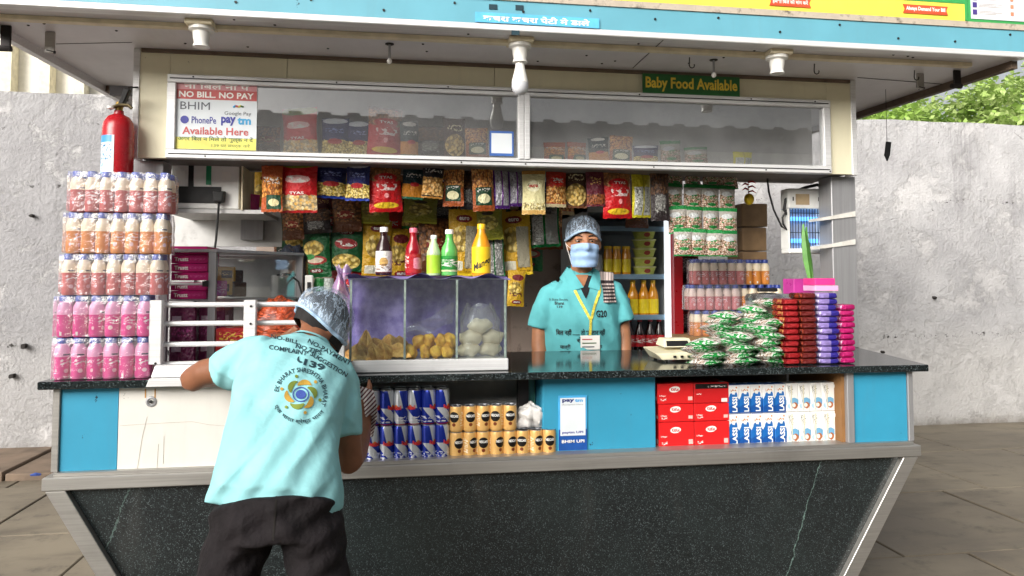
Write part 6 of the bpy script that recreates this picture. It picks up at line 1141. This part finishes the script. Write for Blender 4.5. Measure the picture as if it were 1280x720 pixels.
# collar, neck opening
m = MB(); vs = []
for s_ in (-1, 1):
    def cf(u, v, s_=s_):
        a = u*PI*.93; r0 = .066+.03*v; x = s_*r0*math.sin(a)*(1+.12*v); y = .010+r0*.88*math.cos(a)-(.012*v); z = sz+.060-.046*v-.042*(u**2)*(1+.9*v)
        return L(x, y, z)
    m.grid(cf, 18, 4)
cl = m.build('collar', TEAL, A, smooth=True, ang=180)
for s_ in (-1, 1):
    def flap(u, v, s_=s_):
        a = V((s_*.060, 0, sz+.045)).lerp(V((s_*.012, 0, sz-.050)), v); b2 = V((s_*.098, 0, sz+.018)).lerp(V((s_*.066, 0, sz-.066)), v); p = a.lerp(b2, u); h = B.ray_cast(V((ax_+p.x, ay_-1, p.z)), V((0, 1, 0)))
        y = h[0].y if h[0] is not None else ay_-.03
        return V((ax_+p.x, min(y, ay_-.03-.05*v)-.009, p.z))
    MB().grid(flap, 6, 10).build('collar_flap', TEAL, A, smooth=True, ang=180)
tri = MB(); pts = [(-.045, sz+.012), (.045, sz+.012), (.018, sz-.06), (0, sz-.10), (-.012, sz-.06)]
def on(B_, x, z, off): h = B_.ray_cast(V((ax_+x, ay_-1, z)), FW); return (h[0] if h[0] is not None else L(x, -.1, z))-FW*off
gv = []; gf = []
for j in range(9):
    f_ = j/8; hw = .047*(1-f_)**.8+.002; 
    for i in range(5): gv.append(on(B, -.004+hw*(i/2-1), sz+.022-.125*f_, .0025))
for j in range(8):
    for i in range(4): a = j*5+i; gf.append((a, a+5, a+6, a+1))
b_ = MB(); b_.add(gv, gf); b_.build('undershirt', mat('black_vest', S('#17151a'), .8), A, smooth=True)
gv = []
for j in range(7):
    f_ = j/6; hw = .040*(1-f_)**.8+.001
    for i in range(5): gv.append(on(B, -.012+hw*(i/2-1), sz+.022-.07*f_, .0045))
b_ = MB(); b_.add(gv, [(j*5+i, j*5+i+5, j*5+i+6, j*5+i+1) for j in range(6) for i in range(4)]); b_.build('bare_neck', SK1, A, smooth=True)
# lanyard and card
LY = pack('lanyard_print', S('#d9c42a'), [('scrib', 0, 1, 0, 1, S('#5a5220'), 14)], .6, 0) if False else mat('lanyard_yellow', S('#d6c84a'), .6, var=.35, vs=90)
la = thing('lanyard', 'x', 'x', (0, 0, 0)); bpy.data.objects.remove(la)
zc0 = P(729, 428, ay_-.13).z
for pth in ([(-.072, sz-.005), (-.055, sz-.07), (.008, sz-.20), (.012, sz-.205)], [(.082, sz-.0), (.066, sz-.07), (.018, sz-.195), (.012, sz-.205)]):
    strip([L(x, 0, z) for x, z in pth], .013, A, B, LY, FW, 'lanyard', .005)
strip([L(.012, 0, sz-.205), L(.012, 0, zc0+.035)], .012, A, B, LY, FW, 'lanyard', .006)
cb_ = on(B, .012, zc0, .010); MB().box(cb_.x-.048, cb_.x+.048, cb_.y-.002, cb_.y+.001, zc0-.035, zc0+.033).build('name_card', WHITE, A, bevel=.001)
for k, (wd, mt) in enumerate(((.05, PR), (.07, PGN), (.06, PG))): MB().box(cb_.x-.04, cb_.x-.04+wd, cb_.y-.0032, cb_.y-.0022, zc0+.012-.018*k, zc0+.017-.018*k).build('card_line', mt, A)
X1, Z1 = V((1, 0, 0)), V((0, 0, 1))
def dz(py): return P(726, py, ay_-.12).z
def dx(px): return P(px, 400, ay_-.12).x
def dec(txt, px0, px1, py0, py1, bold=.02): return decal(txt, A, B, V(((dx(px0)+dx(px1))/2, ay_, (dz(py0)+dz(py1))/2)), X1, Z1, dx(px1)-dx(px0), dz(py0)-dz(py1), INK, FW, .0035, bold)
dec('िबल नहीं ....... तो भुगतान नहीं', 696, 756, 411, 421); dec('सेवा', 720, 737, 421.5, 428); dec('यात्री', 700, 713, 430, 437); dec('िहतार्थ', 741, 752, 430, 437)
dec('Ek Bharat Shreshtha', 690, 711, 373, 376, 0); dec('Bharat', 696, 706, 377, 381); dec('139', 698, 704, 382, 385); dec('G20', 745, 759, 388, 397, .03); dec('G', 661, 664, 380, 384)
# face mask, loops, eyes, brows, mark, hair, net
BB = bvh(body)
def face(x, z, off):   # local head coords -> point in front of the face
    o_ = Hc+Rm @ V((x, -.4, z)); d_ = Rm @ V((0, 1, 0)); h = BB.ray_cast(o_, d_); p = h[0] if h[0] is not None else Hc+Rm @ V((x, 0, z)); return p-d_*off
def mk(u, v):
    x = (u-.5)*2; wx = .070-.006*abs(v-.5)-.012*max(0, .3-v)*2; z = -.118+.108*v+.010*(1-x*x)*(v > .9); pr = Rm.transposed() @ (face(x*wx*.9, max(-.095, min(-.010, z)), 0)-Hc)
    y = min(pr.y, -.055-.035*(1-x*x)) - .012-.004*math.sin(v*16); 
    if abs(x) > .8: y += .02*(abs(x)-.8)*5*.6
    return Hc+Rm @ V((x*wx, y, z))
mk_o = MB().grid(mk, 18, 14).build('face_mask', MASKM, A, smooth=True, ang=180)
for s_ in (-1, 1):
    for z in (-.015, -.08): p = mk(0 if s_ < 0 else 1, .85 if z > -.05 else .12); MB().tube([p, Hc+Rm @ V((s_*.074, -.02, -.02 if z > -.05 else -.05)), Hc+Rm @ V((s_*.085, .02, .0))], .0015, 5).build('ear_loop', WHITE, mk_o)
EYW = mat('eye_white', S('#a89c92'), .2); IRI = mat('iris_brown', S('#1c0f0a'), .1)
for s_ in (-1, 1):
    p = face(s_*.033, .010, -.006); m = MB(); m.ell(p, .0140, .008, .0055, 14, 8, Rm); ey = m.build('eye', EYW, A, smooth=True)
    m = MB(); m.ell(p+Rm @ V((.001, -.0055, -.0005)), 0.0066, .003, .0056, 12, 8, Rm); m.build('iris', IRI, ey, smooth=True)
    m = MB(); m.tube([face(s_*.017, .016, .001), face(s_*.033, .0195, .002), face(s_*.05, .014, .001)], .0022, 6); m.build('eyelid', mat('lid_line', S('#2a1712'), .6) if 'lid_line' not in bpy.data.materials else bpy.data.materials['lid_line'], A, smooth=True)
    m = MB(); m.tube([face(s_*.015, .0315, .001), face(s_*.027, .0345, .001), face(s_*.042, .0345, .001), face(s_*.056, .029, .0)], [.0028, .0042, .0036, .0014], 7); m.build('eyebrow', HAIR, A, smooth=True)
m = MB(); m.ell(face(.001, .052, -.001), .003, .002, .011, 8, 8, Rm); m.build('forehead_mark', INKR, A, smooth=True)
def capshell(Hc, Rm, sx, sy, sz_, zmin, seed, pk=.02, tl=.02, sd2=0.):
    def f(u, v):
        a = 2*PI*u; b2 = PI/2*(1-v)+0; zl = math.sin(b2); r = math.cos(b2)**.92*(1-.10*max(0, v-.65)/.35)
        k = 1+pk*math.sin(a*9+seed)*(1-zl)+pk*.5*math.sin(a*17+v*9)
        x, y = sx*1.04*r*math.sin(a)*k, -sy*1.04*r*math.cos(a)*k; z = zmin+(sz_-zmin)*zl**.9+(tl*math.cos(a)-sd2*math.sin(a)**2 if v > .0 else 0)*(1-zl)
        return Hc+Rm @ V((x, y+.008, z))
    return f
hf = capshell(Hc, Rm, .083, .105, .124, .048, 1, .004, .006, .04); MB().grid(lambda u, v: hf(u, v), 32, 10).build('hair', HAIR, A, smooth=True, ang=180)
cf_ = capshell(Hc, Rm, .092, .113, .140, .050, 2, .02, .006, .042); cap_o = MB().grid(lambda u, v: cf_(u, v), 48, 12).build('hair_net', NET, A, smooth=True, ang=180)
m = MB(); m.tube([cf_(i/48, 1)+V((0, 0, .004)) for i in range(49)], .006, 7); m.build('elastic_band', NETB, cap_o, smooth=True)
# towel on the shoulder
TW = NT('checked_towel'); uv = TW.xyz(TW.coord('UV')); k = TW.m('GREATER_THAN', TW.m('SINE', TW.m('MULTIPLY', uv[1], 60)), .1); k2 = TW.m('GREATER_THAN', TW.m('SINE', TW.m('MULTIPLY', uv[0], 46)), .3); TW = TW.fin(TW.mix(TW.m('MULTIPLY', k, TW.m('SUBTRACT', 1, TW.m('MULTIPLY', k2, .5))), S('#2a2024'), S('#c2b2ac')), .9)
def twf(u, v):
    x = .082+.075*u; t = v; z_ = sz+.035-.16*t*(1 if t < .95 else 1); p = on(B, x, max(1.1, min(sz-.005, z_)), .012); 
    if t < .35: p = L(x, .06-.16*t/.35*.8, sz+.03-.1*max(0, x-.09)); 
    return p+V((.004*math.sin(u*12), -.004*math.sin(u*9+v*5), 0))
tag(MB().grid(twf, 12, 16).build('shoulder_towel', TW, loc=L(.12, -.05, sz), smooth=True, ang=180), 'dark checked towel folded over the attendant\'s shoulder', 'towel')
# ------------------------------------------------------------------ man bending over the counter, seen from behind
def W(px, py, Y): return P(px, py, Y)
hips = W(347, 640, 1.98); M_ = thing('person', 'person in pale teal printed polo and black trousers bending at the counter', 'person', (hips.x, hips.y, 0))
lt = [V((1, 0, 0)), V((1, 0, 0)), V((1, 0, -.03)), V((.99, 0, -.08)), V((.98, 0, -.15)), V((.98, 0, -.2)), V((.98, 0, -.2))]
spine = [W(347, 612, 2.03), W(350, 565, 2.07), W(358, 520, 2.15), W(366, 486, 2.24), W(373, 462, 2.31), W(380, 447, 2.37), W(387, 433, 2.41)]
m = MB(); m.loft([(p, a, b2) for p, a, b2 in zip(spine, (.125, .122, .130, .140, .135, .085, .052), (.085, .085, .09, .088, .078, .058, .05))], lt, 24)
Hd = W(404, 407, 2.47); Fd = V((.72, .62, -.38)).normalized(); Xr = Fd.cross(V((0, 0, 1))).normalized(); Uu = Xr.cross(Fd); RH = Matrix((Xr, -Fd, Uu)).transposed()
RH = Matrix.Rotation(rad(8), 3, Fd) @ RH
head_parts(m, Hd, RH, .90); m.loft([(spine[5], .062, .06), (W(390, 426, 2.41), .052, .054), (W(397, 412, 2.45), .050, .054)], V((1, 0, -.2)), 18)
sL, sR = W(318, 448, 2.33), W(414, 468, 2.33); eL, hL = W(241, 474, 2.46), W(338, 440, 2.66)
m.loft([(sL, .038, .038), (W(284, 460, 2.40), .042, .044), (W(256, 466, 2.44), .043, .043), (eL, .040, .041), (W(262, 470, 2.53), .040, .038), (W(306, 448, 2.61), .032, .031), (hL, .026, .022)], V((.2, .8, .5)), 18)
hand_parts(m, hL, (.7, .5, .45), (-.2, -.8, .5), (-.5, .1, .8), .6, .85)
eR, hR = W(437, 577, 2.26), W(455, 530, 2.50)
m.loft([(sR, .036, .036), (W(427, 505, 2.28), .040, .042), (W(434, 545, 2.26), .043, .043), (eR, .040, .042), (W(444, 566, 2.34), .038, .037), (W(452, 545, 2.44), .030, .029), (hR, .025, .022)], V((1, 0, 0)), 18)
hand_parts(m, hR, (.05, .6, .5), (-.8, -.3, .2), (-.2, .4, .9), .9, .95)
pel = W(345, 645, 1.99)
kn = [(W(305, 660, 2.0), W(272, 760, 1.95), V((W(272, 760, 1.95).x-.06, 1.96, .10))), (W(390, 660, 2.0), W(404, 760, 1.95), V((W(404, 760, 1.95).x+.03, 1.96, .10)))]
m.loft([(spine[0], .13, .09), (pel, .14, .105), (pel+V((0, 0, -.04)), .12, .10)], (1, 0, 0), 22)
for h_, k_, f_ in kn:
    m.loft([(h_, .070, .080), (h_.lerp(k_, .5), .062, .072), (k_, .055, .06), (k_.lerp(f_, .4), .055, .06), (f_, .036, .042)], (1, 0, 0), 18); m.ell((f_.x, f_.y+.06, .036), .045, .12, .034)
body2 = put(fuse(m, .0075, 2), 'body', SK2, M_)
# shirt
m = MB(); m.loft([(spine[0]+V((-.004, -.0, -.03)), .176, .125), (spine[0], .170, .12), (spine[1], .152, .112), (spine[2], .154, .112), (spine[3], .164, .110), (spine[4], .160, .098), (spine[5], .112, .076), (spine[6]+V((.0, .0, -.01)), .070, .062)], [lt[0]]+lt, 30, 2.4)
m.loft([(W(338, 446, 2.32), .062, .07), (W(318, 450, 2.34), .070, .076), (W(296, 458, 2.37), .066, .072), (W(280, 464, 2.40), .060, .066)], V((.2, .8, .5)), 22)
m.loft([(W(415, 458, 2.32), .058, .07), (W(424, 482, 2.30), .062, .076), (W(428, 515, 2.27), .058, .074), (W(430, 547, 2.25), .055, .068)], V((1, 0, 0)), 22)
def fold2(c):
    k = .005*math.sin((c.z*1.3+c.x)*30+math.sin(c.x*14)*1.5)+.005*math.sin((c.z-c.x*1.6)*50+1)*max(0, min(1, (c.x+.75)*4))+.006*math.sin(c.x*18+c.z*7)*max(0, min(1, (.95-c.z)*4))
    k += .011*(1-abs(math.sin((c.z*1.1+c.x*.8)*15+1.3*math.sin(c.x*9))))**3+.006*(1-abs(math.sin((c.z*.7-c.x*1.3)*19+1.7*math.sin(c.z*8))))**3
    lo = max(0, .77-c.z)*8; return c+V((.010*lo*math.sin(c.x*22), -k-.012*lo*math.cos(c.x*26), .012*lo*math.sin(c.x*13)))
sh2 = put(fuse(m, .008, 3), 'shirt', TEAL2, M_, fold2); B2 = bvh(sh2)
m = MB(); m.loft([(spine[0]+V((0, 0, .02)), .14, .10), (spine[0]+V((0, 0, -.04)), .156, .112), (pel, .165, .128), (pel+V((0, 0, -.04)), .15, .12)], (1, 0, 0), 26, 2.3)
for h_, k_, f_ in kn: m.loft([(h_+V((0, 0, .04)), .075, .10), (h_, .082, .105), (h_.lerp(k_, .5), .078, .092), (k_, .074, .082), (k_.lerp(f_, .5), .085, .088), (f_+V((0, 0, -.02)), .078, .085)], (1, 0, 0), 20)
def fold3(c): k = .005*math.sin(c.z*46+c.x*30+math.sin(c.x*21)*2)+.004*math.sin(c.z*90-c.x*44); return c+V((k*.6, -k, 0))
tr_o = put(fuse(m, .008, 2), 'trousers', TROU, M_, fold3); B3 = bvh(tr_o); DV = (spine[2]-V((0, 0, CZ))).normalized()
strip([W(346, 612, 1.85), W(344, 640, 1.85), W(341, 676, 1.85)], .004, M_, B3, mat('seam_thread', S('#17130f'), .9), ray(345, 640).normalized(), 'seam', .0015)
for h_, k_, f_ in kn: m = MB(); m.loft([((f_.x, f_.y-.05, .0), .045, .03), ((f_.x, f_.y-.04, .05), .045, .05), ((f_.x, f_.y+.01, .09), .04, .05)], (1, 0, 0), 16); m.ell((f_.x, f_.y+.06, .042), .052, .13, .042); m.build('shoe', BLACK, M_, smooth=True)
# collar
cc_ = spine[6]; tdir = (spine[6]-spine[5]).normalized(); cv = V((.98, 0, -.2)); cv = (cv-tdir*cv.dot(tdir)).normalized(); cw = tdir.cross(cv)
def col2(u, v): a = 2*PI*u; r0 = .058+.016*v; return cc_+tdir*(.012-.030*v)+cv*(r0*1.1*math.cos(a))+cw*(r0*math.sin(a))
MB().grid(col2, 32, 4).build('collar', TEAL2, M_, smooth=True, ang=180)
# back print
ex = (V((1, 0, -.26))).normalized(); ey = (spine[4]-spine[2]).normalized(); ey = (ey-ex*ey.dot(ex)).normalized(); dd = V((.02, .93, -.30)); dd = ray(375, 480).normalized()
PRI = mat('shirt_print_ink', S('#1d3a44'), .8)
def bd(txt, px, py, wpx, hpx, arc=None, bold=.02, rot=.26, mt=PRI):
    c0 = W(px, py, 2.2); s_ = 2.2/924/.99; e1 = (CR*math.cos(rot)-CU*math.sin(rot)); e2 = (CU*math.cos(rot)+CR*math.sin(rot))
    return decal(txt, M_, B2, c0, e1, e2, wpx*s_, hpx*s_, mt, dd, .003, bold, (arc[0]*s_, arc[1]) if arc else None, True)
bd('NO-BILL, NO PAYMENT', 388, 438, 102, 9, (120, .86), .02, .42) if False else None
bd('NO-BILL,', 357, 424.5, 36, 5.5, None, .02, .22); bd('NO-PAYMENT', 412, 440, 58, 5.5, None, .02, .50); bd('NO TIPS', 386, 436.5, 32, 5.5, None, .02, .26); bd('COMPLAINT', 360, 437.5, 46, 5.5, None, .02, .17); bd('/ SUGGESTION', 409, 454, 56, 5.5, None, .02, .55)
bd('139', 393, 456, 26, 8, None, .04, .30); m = None
m = MB(); e1, e2 = CR*math.cos(.3)-CU*math.sin(.3), CU*math.cos(.3)+CR*math.sin(.3)
bd('(', 374, 450, 5, 8, None, .06, -.5)
cx, cy = 376, 493
bd('EK BHARAT SHRESHTHA BHARAT', cx, cy, 0, 5.5, (26.5, 3.5), .015, .30); bd('एक भारत श्रेष्ठ भारत', cx, cy, 0, 7, (-36, 2.1), .015, .12)
def emb(shape, mt, nm):   # closed outline in px offsets about the emblem centre, laid on the shirt
    vs = []; 
    for dx_, dy_ in shape:
        d_ = ray(cx+dx_, cy+dy_).normalized(); h = B2.ray_cast(V((0, 0, CZ)), d_); vs.append(h[0]-d_*.003)
    n_ = len(vs)//2; b_ = MB(); b_.add(vs, [(i, i+1, n_*2-2-i, n_*2-1-i) for i in range(n_-1)]); b_.build(nm, mt, M_)
GO, OL = mat('emblem_gold', S('#b9923a'), .8), mat('emblem_olive', S('#6f7f2e'), .8); NVY = mat('emblem_navy', S('#3a4f9a'), .8)
for k in range(6):
    a0 = 2*PI*k/6+.2; o1, o2 = [], []
    for i in range(9):
        t = i/8; a = a0+t*1.15; r0 = 13+11*t-6*t*t; wd = 3.4*math.sin(PI*min(1, t*.92+.06))+.3; o1.append(((r0+wd)*math.cos(a), (r0+wd)*math.sin(a)*.93)); o2.append(((r0-wd)*math.cos(a), (r0-wd)*math.sin(a)*.93))
    emb(o1+o2[::-1], (GO, OL)[k % 2], 'emblem_petal')
    a = a0+1.15; cxy = (25*math.cos(a), 25*.93*math.sin(a)); c8 = [(cxy[0]+2.1*math.cos(PI*i/5), cxy[1]+2.1*math.sin(PI*i/5)) for i in range(6)]; d8 = [(cxy[0]+2.1*math.cos(PI*i/5+PI), cxy[1]+2.1*math.sin(PI*i/5+PI)) for i in range(6)]; emb(c8+d8, (GO, OL)[k % 2], 'emblem_dot')
for r1, r0 in ((10.5, 9), (6.5, .2)):
    o1 = [(r1*math.cos(2*PI*i/20), r1*.9*math.sin(2*PI*i/20)) for i in range(21)]; o2 = [(r0*math.cos(2*PI*i/20), r0*.9*math.sin(2*PI*i/20)) for i in range(21)]; emb(o1+o2[::-1], NVY, 'emblem_wheel')
# hair and hair net
hf2 = capshell(Hd, RH, .0785, .099, .110, -.040, 1, .006, -.03); MB().grid(lambda u, v: hf2(u, v), 36, 10).build('hair', HAIR, M_, smooth=True, ang=180)
cf2 = capshell(Hd, RH, .086, .106, .122, .0, 3, .035, -.03, .012); cap2 = MB().grid(lambda u, v: cf2(u, v), 60, 14).build('hair_net', NET, M_, smooth=True, ang=180)
m = MB(); m.tube([cf2(i/60, 1) for i in range(61)], .006, 7); m.build('elastic_band', NETB, cap2, smooth=True)
# striped cloth in the right hand
ST = NT('striped_cloth'); uv = ST.xyz(ST.coord('UV')); k = ST.m('GREATER_THAN', ST.m('SINE', ST.m('MULTIPLY', ST.m('ADD', uv[1], ST.m('MULTIPLY', uv[0], .35)), 75)), -.15); ST = ST.fin(ST.mix(k, S('#5a2230'), S('#d9d2cf')), .9)
def stf(u, v): 
    px = 449+(20-6*abs(v-.4))*u+(6*(1-v))*0; py = 482+64*v+6*u*(1-v); return P(px+3*math.sin(v*3), py, 2.545+.02*math.sin(u*8+v*4)-.03*math.sin(PI*v))
tag(MB().grid(stf, 14, 22).build('striped_cloth', ST, loc=P(458, 545, 2.55), smooth=True, ang=180), 'maroon and white striped cloth held before the energy drink cans', 'cloth')
